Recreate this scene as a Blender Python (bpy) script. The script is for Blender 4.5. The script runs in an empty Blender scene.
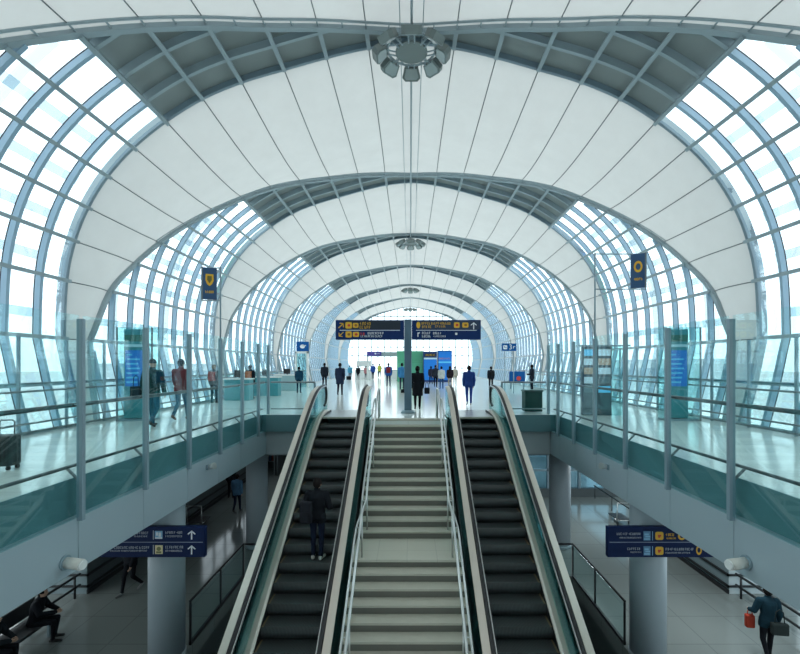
import bpy, bmesh, math, random
import numpy as np
from mathutils import Vector, Matrix
random.seed(7)
SC = bpy.context.scene
COL = SC.collection
PI = math.pi
F = 450.0          # focal length in pixels
CX, CY, EYE, CAMX = 410.0, 365.0, 1.7, 0.06

# ------------------------------------------------------------------ camera
cd = bpy.data.cameras.new('camera'); cam = bpy.data.objects.new('camera', cd); COL.objects.link(cam)
cam.location = (CAMX, 0, EYE); cam.rotation_euler = (PI/2, 0, 0)
cd.sensor_width = 36; cd.lens = 36*F/800; cd.shift_x = -(CX-400)/800; cd.shift_y = (CY-327)/800
cd.clip_end = 2000; cd.clip_start = .05
SC.camera = cam
SC.view_settings.view_transform = 'Standard'; SC.view_settings.look = 'None'
SC.view_settings.gamma = 1; SC.view_settings.use_curve_mapping = False
SC.view_settings.exposure = 0.0
SC.cycles.transparent_max_bounces = 40
SC.cycles.max_bounces = 10
SC.cycles.diffuse_bounces = 6

def X(px, d): return CAMX + (px-CX)*d/F
def Z(py, d): return EYE - (py-CY)*d/F

# ------------------------------------------------------------------ materials
MATS = {}
def mat(name, col, rough=.5, metal=0., spec=.5, emit=0., noise=0., nscale=6., bump=0.):
    if name in MATS: return MATS[name]
    m = bpy.data.materials.new(name); m.use_nodes = True
    nt = m.node_tree; b = nt.nodes['Principled BSDF']
    b.inputs['Base Color'].default_value = (*col, 1); b.inputs['Roughness'].default_value = rough
    b.inputs['Metallic'].default_value = metal; b.inputs['Specular IOR Level'].default_value = spec
    if emit:
        b.inputs['Emission Color'].default_value = (*col, 1); b.inputs['Emission Strength'].default_value = emit
    if noise:
        tc = nt.nodes.new('ShaderNodeTexCoord'); n = nt.nodes.new('ShaderNodeTexNoise'); n.inputs['Scale'].default_value = nscale
        n.inputs['Detail'].default_value = 4
        mx = nt.nodes.new('ShaderNodeMix'); mx.data_type = 'RGBA'
        mx.inputs['A'].default_value = (*[c*(1-noise) for c in col], 1); mx.inputs['B'].default_value = (*[min(1, c*(1+noise)) for c in col], 1)
        nt.links.new(tc.outputs['Object'], n.inputs['Vector']); nt.links.new(n.outputs['Fac'], mx.inputs['Factor'])
        nt.links.new(mx.outputs['Result'], b.inputs['Base Color'])
        if bump:
            bp = nt.nodes.new('ShaderNodeBump'); bp.inputs['Strength'].default_value = bump
            nt.links.new(n.outputs['Fac'], bp.inputs['Height']); nt.links.new(bp.outputs['Normal'], b.inputs['Normal'])
    MATS[name] = m; return m

def glass(name, tint, refl=.5, base=.04, rough=.02, gloss=(.9, .97, 1)):
    if name in MATS: return MATS[name]
    m = bpy.data.materials.new(name); m.use_nodes = True; nt = m.node_tree; nt.nodes.clear()
    o = nt.nodes.new('ShaderNodeOutputMaterial'); t = nt.nodes.new('ShaderNodeBsdfTransparent'); t.inputs[0].default_value = (*tint, 1)
    g = nt.nodes.new('ShaderNodeBsdfGlossy'); g.inputs['Roughness'].default_value = rough; g.inputs['Color'].default_value = (*gloss, 1)
    lw = nt.nodes.new('ShaderNodeLayerWeight'); lw.inputs['Blend'].default_value = .3
    mr = nt.nodes.new('ShaderNodeMapRange'); mr.inputs['To Min'].default_value = base; mr.inputs['To Max'].default_value = refl
    mx = nt.nodes.new('ShaderNodeMixShader')
    nt.links.new(lw.outputs['Fresnel'], mr.inputs['Value']); nt.links.new(mr.outputs['Result'], mx.inputs[0])
    nt.links.new(t.outputs[0], mx.inputs[1]); nt.links.new(g.outputs[0], mx.inputs[2]); nt.links.new(mx.outputs[0], o.inputs[0])
    MATS[name] = m; return m

def fabric_mat():
    m = bpy.data.materials.new('tensile_fabric'); m.use_nodes = True; nt = m.node_tree; nt.nodes.clear()
    o = nt.nodes.new('ShaderNodeOutputMaterial')
    d = nt.nodes.new('ShaderNodeBsdfDiffuse'); t = nt.nodes.new('ShaderNodeBsdfTranslucent'); mx = nt.nodes.new('ShaderNodeMixShader')
    tc = nt.nodes.new('ShaderNodeTexCoord'); n = nt.nodes.new('ShaderNodeTexNoise'); n.inputs['Scale'].default_value = 1.1; n.inputs['Detail'].default_value = 5; n.inputs['Roughness'].default_value = .6
    r = nt.nodes.new('ShaderNodeMix'); r.data_type = 'RGBA'
    r.inputs['A'].default_value = (.64, .645, .63, 1); r.inputs['B'].default_value = (.80, .805, .785, 1)
    nt.links.new(tc.outputs['Object'], n.inputs['Vector']); nt.links.new(n.outputs['Fac'], r.inputs['Factor'])
    nt.links.new(r.outputs['Result'], d.inputs['Color']); t.inputs['Color'].default_value = (.44, .45, .44, 1)
    mx.inputs[0].default_value = .38
    nt.links.new(d.outputs[0], mx.inputs[1]); nt.links.new(t.outputs[0], mx.inputs[2]); nt.links.new(mx.outputs[0], o.inputs[0])
    MATS['fabric'] = m; return m

def tile_mat(name, c1, c2, cm, scale, rough, spec=.5, mortar=.012):
    m = bpy.data.materials.new(name); m.use_nodes = True; nt = m.node_tree; b = nt.nodes['Principled BSDF']
    tc = nt.nodes.new('ShaderNodeTexCoord'); br = nt.nodes.new('ShaderNodeTexBrick')
    br.offset = 0; br.inputs['Scale'].default_value = scale; br.inputs['Mortar Size'].default_value = mortar
    br.inputs['Brick Width'].default_value = 1.; br.inputs['Row Height'].default_value = 1.
    br.inputs['Color1'].default_value = (*c1, 1); br.inputs['Color2'].default_value = (*c2, 1); br.inputs['Mortar'].default_value = (*cm, 1)
    nt.links.new(tc.outputs['Object'], br.inputs['Vector']); nt.links.new(br.outputs['Color'], b.inputs['Base Color'])
    b.inputs['Roughness'].default_value = rough; b.inputs['Specular IOR Level'].default_value = spec
    MATS[name] = m; return m

def step_mat():
    m = bpy.data.materials.new('escalator_step'); m.use_nodes = True; nt = m.node_tree; b = nt.nodes['Principled BSDF']
    tc = nt.nodes.new('ShaderNodeTexCoord'); w = nt.nodes.new('ShaderNodeTexWave'); w.bands_direction = 'X'; w.inputs['Scale'].default_value = 12
    nt.links.new(tc.outputs['Object'], w.inputs['Vector'])
    r = nt.nodes.new('ShaderNodeMix'); r.data_type = 'RGBA'; r.inputs['A'].default_value = (.012, .014, .014, 1); r.inputs['B'].default_value = (.060, .068, .070, 1)
    nt.links.new(w.outputs['Fac'], r.inputs['Factor']); nt.links.new(r.outputs['Result'], b.inputs['Base Color'])
    b.inputs['Roughness'].default_value = .38
    MATS['step'] = m; return m

fabric = fabric_mat()
seam_m = mat('seam_dark', (.16, .19, .2), .6)
steel = mat('painted_steel', (.33, .41, .445), .42, 0, .5, 0, .06, 2)
steel_lt = mat('painted_steel_light', (.33, .48, .60), .42)
gasket = mat('black_gasket', (.015, .02, .03), .6)
roofpanel = mat('roof_panel_grey', (.27, .305, .30), .6, 0, .3, 0, .08, 1.5)
roofglass = glass('roof_glass', (.93, .975, .99), .35, .03)
barglass = glass('barrier_glass', (.885, .972, .972), .11, .012)
edgeglass = mat('glass_edge', (.25, .62, .62), .15)
escglass = glass('escalator_glass', (.66, .84, .83), .16, .04)
rail = mat('rail_steel', (.20, .235, .25), .35, .6)
postm = mat('post_steel', (.24, .335, .385), .4, .1)
chrome = mat('stainless', (.62, .63, .62), .28, .9)
chrome_warm = mat('stainless_warm', (.60, .55, .485), .36, .75)
rubber = mat('black_rubber', (.012, .013, .015), .45)
stepm = step_mat()
stepyel = mat('step_edge_ochre', (.16, .12, .06), .6)
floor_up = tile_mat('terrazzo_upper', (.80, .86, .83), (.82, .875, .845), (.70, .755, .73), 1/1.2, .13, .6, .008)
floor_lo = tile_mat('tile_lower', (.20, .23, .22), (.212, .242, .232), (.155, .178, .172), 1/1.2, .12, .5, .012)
fascia_m = mat('fascia_panel', (.40, .50, .55), .45, .2, .5, 0, .03, 1)
slabedge = mat('slab_edge', (.11, .225, .25), .6)  # grey face; its shade and glass tint are put into this colour
soffit_m = mat('soffit', (.24, .29, .31), .7)
column_m = mat('column_cladding', (.34, .41, .45), .45, 0., .5, 0, .04, 2)
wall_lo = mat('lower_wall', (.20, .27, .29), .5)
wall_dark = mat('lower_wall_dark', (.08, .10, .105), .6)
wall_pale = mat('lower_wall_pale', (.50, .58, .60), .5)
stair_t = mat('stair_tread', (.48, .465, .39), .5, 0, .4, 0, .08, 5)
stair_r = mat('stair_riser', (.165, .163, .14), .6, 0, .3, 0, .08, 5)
raild = mat('rail_dark', (.085, .105, .115), .4, .3)
black = mat('black_plastic', (.012, .014, .016), .5)
white = mat('white_paint', (.78, .80, .78), .45)
navy = mat('sign_navy', (.012, .035, .13), .4, 0, .12)
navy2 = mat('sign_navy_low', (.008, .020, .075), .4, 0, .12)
slate = mat('sign_slate', (.035, .045, .06), .4, 0, .12)
signblue = mat('sign_blue', (.01, .10, .32), .4, 0, .12)
yellow = mat('sign_yellow', (.80, .45, .03), .5)
red = mat('sign_red', (.6, .05, .03), .5)
signwhite = mat('sign_white', (.82, .86, .88), .5)
iconblue = mat('icon_blue', (.25, .5, .7), .5)
cream = mat('icon_cream', (.75, .68, .40), .5)
lampgrey = mat('lamp_housing', (.20, .24, .235), .45, .3)
lampface = mat('lamp_lens', (.42, .48, .48), .2, .2)
green_m = mat('booth_green', (.10, .42, .25), .4)
screenblue = mat('screen_blue', (.01, .16, .55), .3, 0, .5, .35)
screencyan = mat('screen_cyan', (.10, .45, .70), .3, 0, .5, .4)
screengrey = mat('screen_pale', (.45, .60, .68), .3, 0, .5, .3)
tealglass = glass('kiosk_glass', (.70, .89, .89), .25, .05)
purple = mat('sign_purple', (.09, .07, .35), .4)
darkgreen = mat('bin_green', (.012, .055, .048), .6, 0, .15)
SKIN = mat('skin', (.52, .33, .24), .55)

# ------------------------------------------------------------------ mesh builder
class MB:
    def __init__(s): s.v, s.f, s.m, s.sm = [], [], [], []
    def add(s, vs, fs, mi=0, smooth=False):
        o = len(s.v); s.v += [tuple(v) for v in vs]
        for f in fs: s.f.append(tuple(i+o for i in f)); s.m.append(mi); s.sm.append(smooth)
        return s
    def box(s, x0, x1, y0, y1, z0, z1, mi=0):
        return s.add([(x0,y0,z0),(x1,y0,z0),(x1,y1,z0),(x0,y1,z0),(x0,y0,z1),(x1,y0,z1),(x1,y1,z1),(x0,y1,z1)],
            [(0,3,2,1),(4,5,6,7),(0,1,5,4),(1,2,6,5),(2,3,7,6),(3,0,4,7)], mi)
    def bbox(s, x0, x1, y0, y1, z0, z1, b=.01, mi=0):       # box with chamfered edges
        bm = bmesh.new(); bmesh.ops.create_cube(bm, size=1)
        for v in bm.verts: v.co = Vector(((x0+x1)/2+v.co.x*(x1-x0), (y0+y1)/2+v.co.y*(y1-y0), (z0+z1)/2+v.co.z*(z1-z0)))
        bmesh.ops.bevel(bm, geom=bm.edges[:], offset=b, segments=2, affect='EDGES', profile=.5)
        s.frombm(bm, mi); return s
    def frombm(s, bm, mi=0, smooth=False, M=None):
        bm.verts.ensure_lookup_table()
        vs = [(M @ v.co if M else v.co) for v in bm.verts]
        s.add(vs, [tuple(v.index for v in f.verts) for f in bm.faces], mi, smooth); bm.free()
    def tube(s, pts, r, n=8, mi=0, caps=True, rad=None):
        pts = [Vector(p) for p in pts]; N = len(pts); rings = []; up0 = None
        for i, p in enumerate(pts):
            t = (pts[min(i+1, N-1)]-pts[max(i-1, 0)]).normalized()
            if up0 is None: up0 = Vector((0,0,1)) if abs(t.z) < .9 else Vector((1,0,0))
            a = up0-t*up0.dot(t)
            if a.length < 1e-5: a = Vector((0,1,0))-t*t.y
            a.normalize(); up0 = a; b = t.cross(a); rr = rad[i] if rad else r
            rings.append([p+(a*math.cos(2*PI*k/n)+b*math.sin(2*PI*k/n))*rr for k in range(n)])
        return s.loft(rings, mi, caps, True)
    def loft(s, rings, mi=0, caps=True, smooth=False, closed=True):
        n = len(rings[0]); vs = [v for r in rings for v in r]; fs = []
        for i in range(len(rings)-1):
            for k in range(n if closed else n-1):
                k2 = (k+1) % n; fs.append((i*n+k, i*n+k2, (i+1)*n+k2, (i+1)*n+k))
        s.add(vs, fs, mi, smooth)
        if caps and closed:
            o = len(s.v)-len(vs)
            s.f.append(tuple(o+k for k in reversed(range(n)))); s.m.append(mi); s.sm.append(False)
            e = o+(len(rings)-1)*n; s.f.append(tuple(e+k for k in range(n))); s.m.append(mi); s.sm.append(False)
        return s
    def bar(s, pts, w, h, mi=0, ups=None):     # rectangular section swept along pts; w sideways, h along up
        pts = [Vector(p) for p in pts]; N = len(pts); rings = []
        for i, p in enumerate(pts):
            t = (pts[min(i+1, N-1)]-pts[max(i-1, 0)]).normalized()
            u = Vector(ups[i]) if ups else Vector((0,0,1))
            u = (u-t*u.dot(t)).normalized() if abs(t.dot(u.normalized())) < .999 else Vector((0,1,0))
            b = t.cross(u)
            rings.append([p+b*w/2+u*h/2, p-b*w/2+u*h/2, p-b*w/2-u*h/2, p+b*w/2-u*h/2])
        return s.loft(rings, mi)
    def cyl(s, p0, p1, r0, r1=None, n=16, mi=0, smooth=True):
        r1 = r0 if r1 is None else r1
        return s.tube([p0, p1], r0, n, mi, True, [r0, r1])
    def sphere(s, c, r, mi=0, u=12, v=8):
        bm = bmesh.new(); bmesh.ops.create_uvsphere(bm, u_segments=u, v_segments=v, radius=1)
        r = r if isinstance(r, (tuple, list)) else (r, r, r)
        s.frombm(bm, mi, True, Matrix.Translation(c) @ Matrix.Diagonal((*r, 1))); return s
    def prism(s, poly, axis, a, b, mi=0):     # polygon in the plane normal to axis, extruded a..b
        def P(u, v, w): return {'x': (w,u,v), 'y': (u,w,v), 'z': (u,v,w)}[axis]
        n = len(poly); vs = [P(u,v,a) for u,v in poly]+[P(u,v,b) for u,v in poly]
        fs = [tuple(range(n)), tuple(reversed(range(n, 2*n)))]+[(k, k+n, (k+1)%n+n, (k+1)%n) for k in range(n)]
        return s.add(vs, fs, mi)
    def build(s, name, mats, parent=None, fix=True):
        me = bpy.data.meshes.new(name); me.from_pydata(s.v, [], s.f)
        for m in (mats if isinstance(mats, (list, tuple)) else [mats]): me.materials.append(m)
        me.polygons.foreach_set('material_index', s.m); me.polygons.foreach_set('use_smooth', s.sm)
        if fix:
            bm = bmesh.new(); bm.from_mesh(me); bmesh.ops.recalc_face_normals(bm, faces=bm.faces[:]); bm.to_mesh(me); bm.free()
        me.update(); o = bpy.data.objects.new(name, me); COL.objects.link(o)
        if parent: o.parent = parent
        return o

def tag(o, label=None, cat=None, group=None, kind=None):
    if label: o['label'] = label
    if cat: o['category'] = cat
    if group: o['group'] = group
    if kind: o['kind'] = kind
    return o
def thing(name, label, cat, loc=(0,0,0), rz=0, group=None, kind=None):
    o = bpy.data.objects.new(name, None); COL.objects.link(o); o.location = loc; o.rotation_euler = (0,0,rz)
    o.empty_display_size = .2
    return tag(o, label, cat, group, kind)
def copy_tree(o, parent=None):
    c = o.copy(); COL.objects.link(c)
    if parent: c.parent = parent
    for ch in list(o.children): copy_tree(ch, c)
    return c
def wb(mb, name, mats, parent):     # builds world-coordinate geometry under an unrotated parent
    off = Vector((0,0,0)); p = parent
    while p: off += p.location; p = p.parent
    mb.v = [(v[0]-off.x, v[1]-off.y, v[2]-off.z) for v in mb.v]
    return mb.build(name, mats, parent)

# ------------------------------------------------------------------ world and light
w = bpy.data.worlds.new('overcast'); SC.world = w; w.use_nodes = True
nt = w.node_tree; bg = nt.nodes['Background']
tc = nt.nodes.new('ShaderNodeTexCoord'); sp = nt.nodes.new('ShaderNodeSeparateXYZ'); rmp = nt.nodes.new('ShaderNodeValToRGB')
nt.links.new(tc.outputs['Generated'], sp.inputs[0]); nt.links.new(sp.outputs['Z'], rmp.inputs[0])
rmp.color_ramp.elements[0].position = 0.0; rmp.color_ramp.elements[0].color = (.80, .92, .97, 1)
rmp.color_ramp.elements[1].position = .6; rmp.color_ramp.elements[1].color = (.90, .97, 1.0, 1)
nt.links.new(rmp.outputs[0], bg.inputs[0]); bg.inputs[1].default_value = 2.6
ld = bpy.data.lights.new('overcast_sun', 'SUN'); ld.energy = .35; ld.angle = 1.2; ld.color = (1, .98, .95)
lo = bpy.data.objects.new('overcast_sun', ld); COL.objects.link(lo); lo.rotation_euler = (.25, .15, 0)

# ------------------------------------------------------------------ roof
RX = .10
KEY = [(0,9.40),(1.25,9.27),(2.48,8.99),(3.72,8.64),(4.96,8.27),(6.10,7.79),(7.17,7.13),(8.11,6.37),(8.87,5.53),(9.45,4.60),(9.84,3.62),(10.05,2.60),(10.13,1.69),(10.15,.62),(9.87,-.54),(9.57,-1.72)]
KEY = KEY[:12]+KEY[13:]      # index 11 -> 2.60, 12 -> kink, 13, 14 floor
KEY[11] = (10.08, 2.45); KEY[12] = (10.15, .75)
# re-space so that every index is one 1.24 m panel
def _profile(u):
    s = -1 if u < 0 else 1; u = abs(u)
    u = min(u, 14.999)
    i = int(u); f = u-i
    P = lambda k: Vector((-KEY[-k][0], KEY[-k][1])) if k < 0 else Vector(KEY[min(k, len(KEY)-1)])
    if i >= 12:
        a = P(i); b = P(i+1) if i+1 < len(KEY) else P(i)+(P(i)-P(i-1))
        q = a+(b-a)*f
    else:
        p0, p1, p2, p3 = P(i-1), P(i), P(i+1), P(i+2)
        if i == 11: p3 = p2+Vector((0,-1.2))
        q = .5*((2*p1)+(p2-p0)*f+(2*p0-5*p1+4*p2-p3)*f*f+(3*p1-p0-3*p2+p3)*f**3)
    return s*q.x, q.y
def prof(u, inset=0.):            # point on the vault section, inset metres towards the inside
    x, z = _profile(u)
    if inset:
        a = _profile(u-.05); b = _profile(u+.05)
        t = Vector((b[0]-a[0], b[1]-a[1])).normalized(); n = Vector((-t.y, t.x))
        if n.dot(Vector((-x, 2.0-z))) < 0: n = -n
        x += n.x*inset; z += n.y*inset
    return x+RX, z+EYE
NREL = [-.95,-1.3,-1.85,-2.35,-2.85,-3.4,-3.98,-4.65,-5.45,-6.3,-7.15,-8.15,-9.0,-9.3,-9.5,-9.6]
NREL1 = [-.5,-.75,-1.2,-1.68,-2.22,-2.8,-3.5,-4.25,-5.05,-6.0,-7.0,-7.75,-8.6,-8.9,-9.1,-9.2]
FD = [3.1+10*n for n in range(8)]
def nd(n, u):
    t = NREL1 if n == 1 else NREL
    u = min(abs(u), 14.99); i = int(u); f = u-i
    p0, p1, p2, p3 = t[abs(i-1)], t[i], t[i+1], t[min(i+2, 15)]
    if i >= 11: return FD[n]+p1+(p2-p1)*f
    return FD[n]+.5*((2*p1)+(p2-p0)*f+(2*p0-5*p1+4*p2-p3)*f*f+(3*p1-p0-3*p2+p3)*f**3)
UMAX = 14.0
SUB = 4
US = [k/SUB for k in range(-int(UMAX*SUB), int(UMAX*SUB)+1)]
ordinal = ['first','second','third','fourth','fifth','sixth','seventh','eighth']

# white fabric bands
for n in range(0, 7):
    mb = MB(); M = 10; rings = []
    def fpt(u, v, extra=0.):
        d0, d1 = FD[n], nd(n+1, u)
        wgt = min(1, (d1-d0)/4.5)
        x, z = prof(u, .52*wgt*math.sin(PI*v)+extra)
        return (x, d0+(d1-d0)*v, z)
    rings = [[fpt(u, j/M) for u in US] for j in range(M+1)]
    mb.loft(rings, 0, False, True, closed=False)
    for i in range(-13, 14):
        mb.tube([fpt(i, j/M, .015) for j in range(M+1)], .016, 5, 1)
    o = mb.build('ceiling', [fabric, seam_m], fix=False)
    if n == 0: lab = 'white tensile fabric roof band at the top edge, above the large lamp ring'
    elif n == 6: lab = 'white fabric roof band at the far end touching the end glazing'
    else: lab = f'white fabric roof band with dark seams, {ordinal[n-1]} full band behind the large lamp ring'
    tag(o, lab, 'ceiling', None, 'structure')

# the hall goes on behind; unseen vault and rear wall added to darken stairs
mb = MB(); mb.loft([[(prof(u)[0], y, prof(u)[1]) for u in US] for y in (-9, -3, 3.1)], 0, False, True, closed=False)
tag(mb.build('ceiling', fabric, fix=False), 'white fabric vault over the stairs, behind the viewpoint', 'ceiling', None, 'structure')
mb = MB(); mb.box(-13, 13, -9.3, -9, -6.8, 12); tag(mb.build('wall_rear', mat('rear_wall', (.30, .34, .35), .6)), 'grey wall closing the hall behind the viewpoint', 'wall', None, 'structure')
wn = 0
for n in range(1, 8):
    near = n <= 3
    d1 = FD[n]
    ustep = .25
    # --- crown truss: grey panels, beams and ribs (|u| <= 6)
    tr = thing(f'trim_{n}', f'grey steel roof truss spreading from the crown, {ordinal[n-1]} from the front', 'roof truss', (RX, d1, EYE+9.4), 0, None, 'structure')
    mb = MB(); us = [k*.25 for k in range(-24, 25)]
    mb.loft([[(prof(u, -.12)[0], nd(n, u), prof(u, -.12)[1]) for u in us], [(prof(u, -.12)[0], d1, prof(u, -.12)[1]) for u in us]], 0, False, True, closed=False)
    wb(mb, 'roof_panel', roofpanel, tr)
    allu = US
    mb = MB()
    ups = lambda us: [(prof(u,.1)[0]-prof(u)[0], 0, prof(u,.1)[1]-prof(u)[1]) for u in us]
    mb.bar([(prof(u,-.08)[0], d1+.02, prof(u,-.08)[1]) for u in allu], .10, .24, 0, ups(allu))
    wb(mb, 'arch_beam', mat('arch_steel', (.21, .29, .34), .45), tr)
    mb = MB()
    mb.bar([(prof(u,.02)[0], nd(n,u), prof(u,.02)[1]) for u in allu], .14, .24, 0, ups(allu))
    pu = [u for u in US if abs(u) <= 9]
    mb.tube([(prof(u,.10)[0], nd(n,u)-.31, prof(u,.10)[1]) for u in pu], .035, 6)
    for i in range(-18, 19):
        u = i*.5; x, z = prof(u, .08); mb.cyl((x, nd(n,u)-.32, z), (x, nd(n,u), z), .022, None, 6)
    wb(mb, 'edge_beam', steel, tr)
    mb = MB(); dk = [d1-k for k in range(1, 10)]
    for d in dk:                             # arched ribs in the grey part
        for s in (-1, 1):
            uu = [s*k*.125 for k in range(0, 49) if nd(n, k*.125) < d]
            if len(uu) > 1: mb.bar([(prof(u,-.02)[0], d, prof(u,-.02)[1]) for u in uu], .10, .20, 0, ups(uu))
    for i in range(-6, 7):
        x, z = prof(i, .07); mb.bar([(x, nd(n,i), z), (x, d1, z)], .11, .09, 0, ups([i, i]))
    if abs(d1-13.1) < 1:
        pass
    wb(mb, 'rib', steel, tr)
    # --- side glazing (|u| 6..14)
    for s in (-1, 1):
        wn += 1
        side = 'left' if s < 0 else 'right'
        wd = thing(f'window_{wn}', f'curved glazed bay along the {side} side of the hall, {ordinal[n-1]} bay from the front', 'window', (s*9.57+RX, d1-4.5, 0), 0, None, 'structure')
        uu = [s*(6+k*.25) for k in range(0, 33)]
        mb = MB(); mb.loft([[(prof(u)[0], nd(n,u), prof(u)[1]) for u in uu], [(prof(u)[0], d1, prof(u)[1]) for u in uu]], 0, False, True, closed=False)
        wb(mb, 'glazing', roofglass, wd)
        mb = MB()
        for d in dk:
            ul = [s*(6+k*.25) for k in range(0, 33) if nd(n, 6+k*.25) < d]
            if len(ul) > 1:
                mb.bar([(prof(u,.08)[0], d, prof(u,.08)[1]) for u in ul], .10, .16, 0, ups(ul))
                mb.bar([(prof(u,.0)[0], d, prof(u,.0)[1]) for u in ul], .105, .03, 1, ups(ul))
        wb(mb, 'mullions', [steel_lt, gasket], wd)
        mb = MB()
        for i in range(6, 15):
            x, z = prof(s*i, .165); mb.bar([(x, nd(n,i), z), (x, d1, z)], .10, .06, 0, ups([s*i, s*i]))
        wb(mb, 'transoms', steel, wd)
        if n <= 2:
            mb = MB()
            for k in range(7, 12):
                x, z = prof(s*(k+.45), -.9); x2, z2 = prof(s*(k+.65), -.9)
                mb.bar([((x+x2)/2, nd(n,k)-.5, (z+z2)/2), ((x+x2)/2, d1+.3, (z+z2)/2)], .05, .26, 0, [(x2-x,0,z2-z)]*2)
            for d in (d1-2.6, d1-6.2):
                ul = [s*(6+k*.25) for k in range(2, 30) if nd(n, 6+k*.25) < d]
                if len(ul) > 1: mb.tube([(prof(u,-1.05)[0], d, prof(u,-1.05)[1]) for u in ul], .11, 8)
            wb(mb, 'outer_louvre', glass('louvre_mesh', (.70, .76, .79), .1, .03), wd)

# far end glazing
wn += 1
ed = thing(f'window_{wn}', 'arched glazed end wall closing the far end of the hall', 'window', (RX, FD[7], 0), 0, None, 'structure')
mb = MB(); mb.add([(prof(u)[0], FD[7]+.1, prof(u)[1]) for u in US], [tuple(range(len(US)))]); wb(mb, 'glazing', roofglass, ed)
mb = MB()
for xx in range(-9, 10):
    zt = next((prof(u)[1] for u in [k*.05 for k in range(0, 281)] if prof(u)[0]-RX >= abs(xx)), 10.9)
    mb.box(xx*1.05+RX-.06, xx*1.05+RX+.06, FD[7]-.1, FD[7]+.08, 0, zt)
for zz in (1.2, 3.2, 4.6, 6.2, 8.0, 9.6):
    xe = max([abs(prof(k*.05)[0]-RX) for k in range(0, 281) if prof(k*.05)[1] >= zz] or [0])
    mb.box(-xe+RX, xe+RX, FD[7]-.1, FD[7]+.07, zz-.06, zz+.06)
wb(mb, 'frame', steel, ed)

# ridge cables
for dx, r, lb in ((0, .035, 'thick steel ridge pipe running along the roof crown above the lamps'), (-.3, .014, 'thin steel cable beside the ridge pipe, on its left'), (.3, .014, 'thin steel cable beside the ridge pipe, on its right')):
    mb = MB(); mb.tube([(RX+dx, 3.2, EYE+8.86), (RX+dx, 20, EYE+8.86), (RX+dx, 73, EYE+8.86)], r, 6)
    for d in FD[1:]: mb.cyl((RX+dx, d-.3, EYE+8.86), (RX+dx, d-.3, EYE+9.36), .02, None, 6)
    tag(mb.build('trim_%d' % (12+['',-.3,.3].index(dx) if dx else 12), steel), lb, 'cable', None, 'structure')

# ------------------------------------------------------------------ lamp rings
def lamp_ring(rz):
    t = thing('pendant_lamp_ring', 'x', 'lamp', (0,0,0), rz, 'pendant lamp rings under the roof crown')
    mb = MB(); mb.cyl((0,0,.04), (0,0,.08), .44, .44, 32); mb.cyl((0,0,.08), (0,0,.14), .30, .2, 28); mb.build('centre_disc', lampgrey, t)
    mb = MB(); R = .66
    mb.tube([(R*math.cos(a), R*math.sin(a), .14) for a in [2*PI*k/32 for k in range(33)]], .035, 6)
    mb.build('ring_frame', steel, t)
    for k in range(8):
        a = 2*PI*k/8+PI/2
        R_ = Matrix.Rotation(a, 4, 'Z') @ Matrix.Translation((.86, 0, .06)) @ Matrix.Rotation(math.radians(38), 4, 'Y')
        mb = MB()
        pr = [(-.17,-.19),(.11,-.265),(.20,-.18),(.20,.18),(.11,.265),(-.17,.19)]
        b = MB(); b.prism(pr, 'z', -.10, .10); b.v = [R_ @ Vector(v) for v in b.v]
        h = b.build('lamp_head', lampgrey, t)
        l = MB(); l.prism([(x*.78, y*.78) for x, y in pr], 'z', -.112, -.098); l.v = [R_ @ Vector(v) for v in l.v]
        l.build('lens', lampface, h)
        s = MB(); s.tube([(.42*math.cos(a+.18), .42*math.sin(a+.18), .02), (.7*math.cos(a+.12), .7*math.sin(a+.12), .08)], .022, 6)
        s.tube([(.42*math.cos(a-.18), .42*math.sin(a-.18), .02), (.7*math.cos(a-.12), .7*math.sin(a-.12), .08)], .022, 6)
        s.build('strut', steel, t)
    for k in range(4):
        a = 2*PI*k/4+PI/4
        s = MB(); s.cyl((.6*math.cos(a), .6*math.sin(a), .14), (.3*math.copysign(1, math.cos(a)), .3*math.sin(a), .295), .018, None, 6); s.build('hanging_rod', steel, t)
    s = MB(); s.cyl((0,0,.1), (0,0,.27), .05, None, 10); s.build('hanging_stem', steel, t)
    return t
proto = lamp_ring(0)
labs = ['large grey octagonal lamp ring hanging at the top of the photo', 'second lamp ring down the ridge, seen nearly edge on', 'third lamp ring down the ridge, small and flat', 'tiny farthest lamp ring, just above the double overhead sign']
for i, d in enumerate((12.4, 32, 52, 70)):
    o = proto if i == 0 else copy_tree(proto)
    o.location = (RX, d, EYE+8.55); o['label'] = labs[i]

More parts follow.
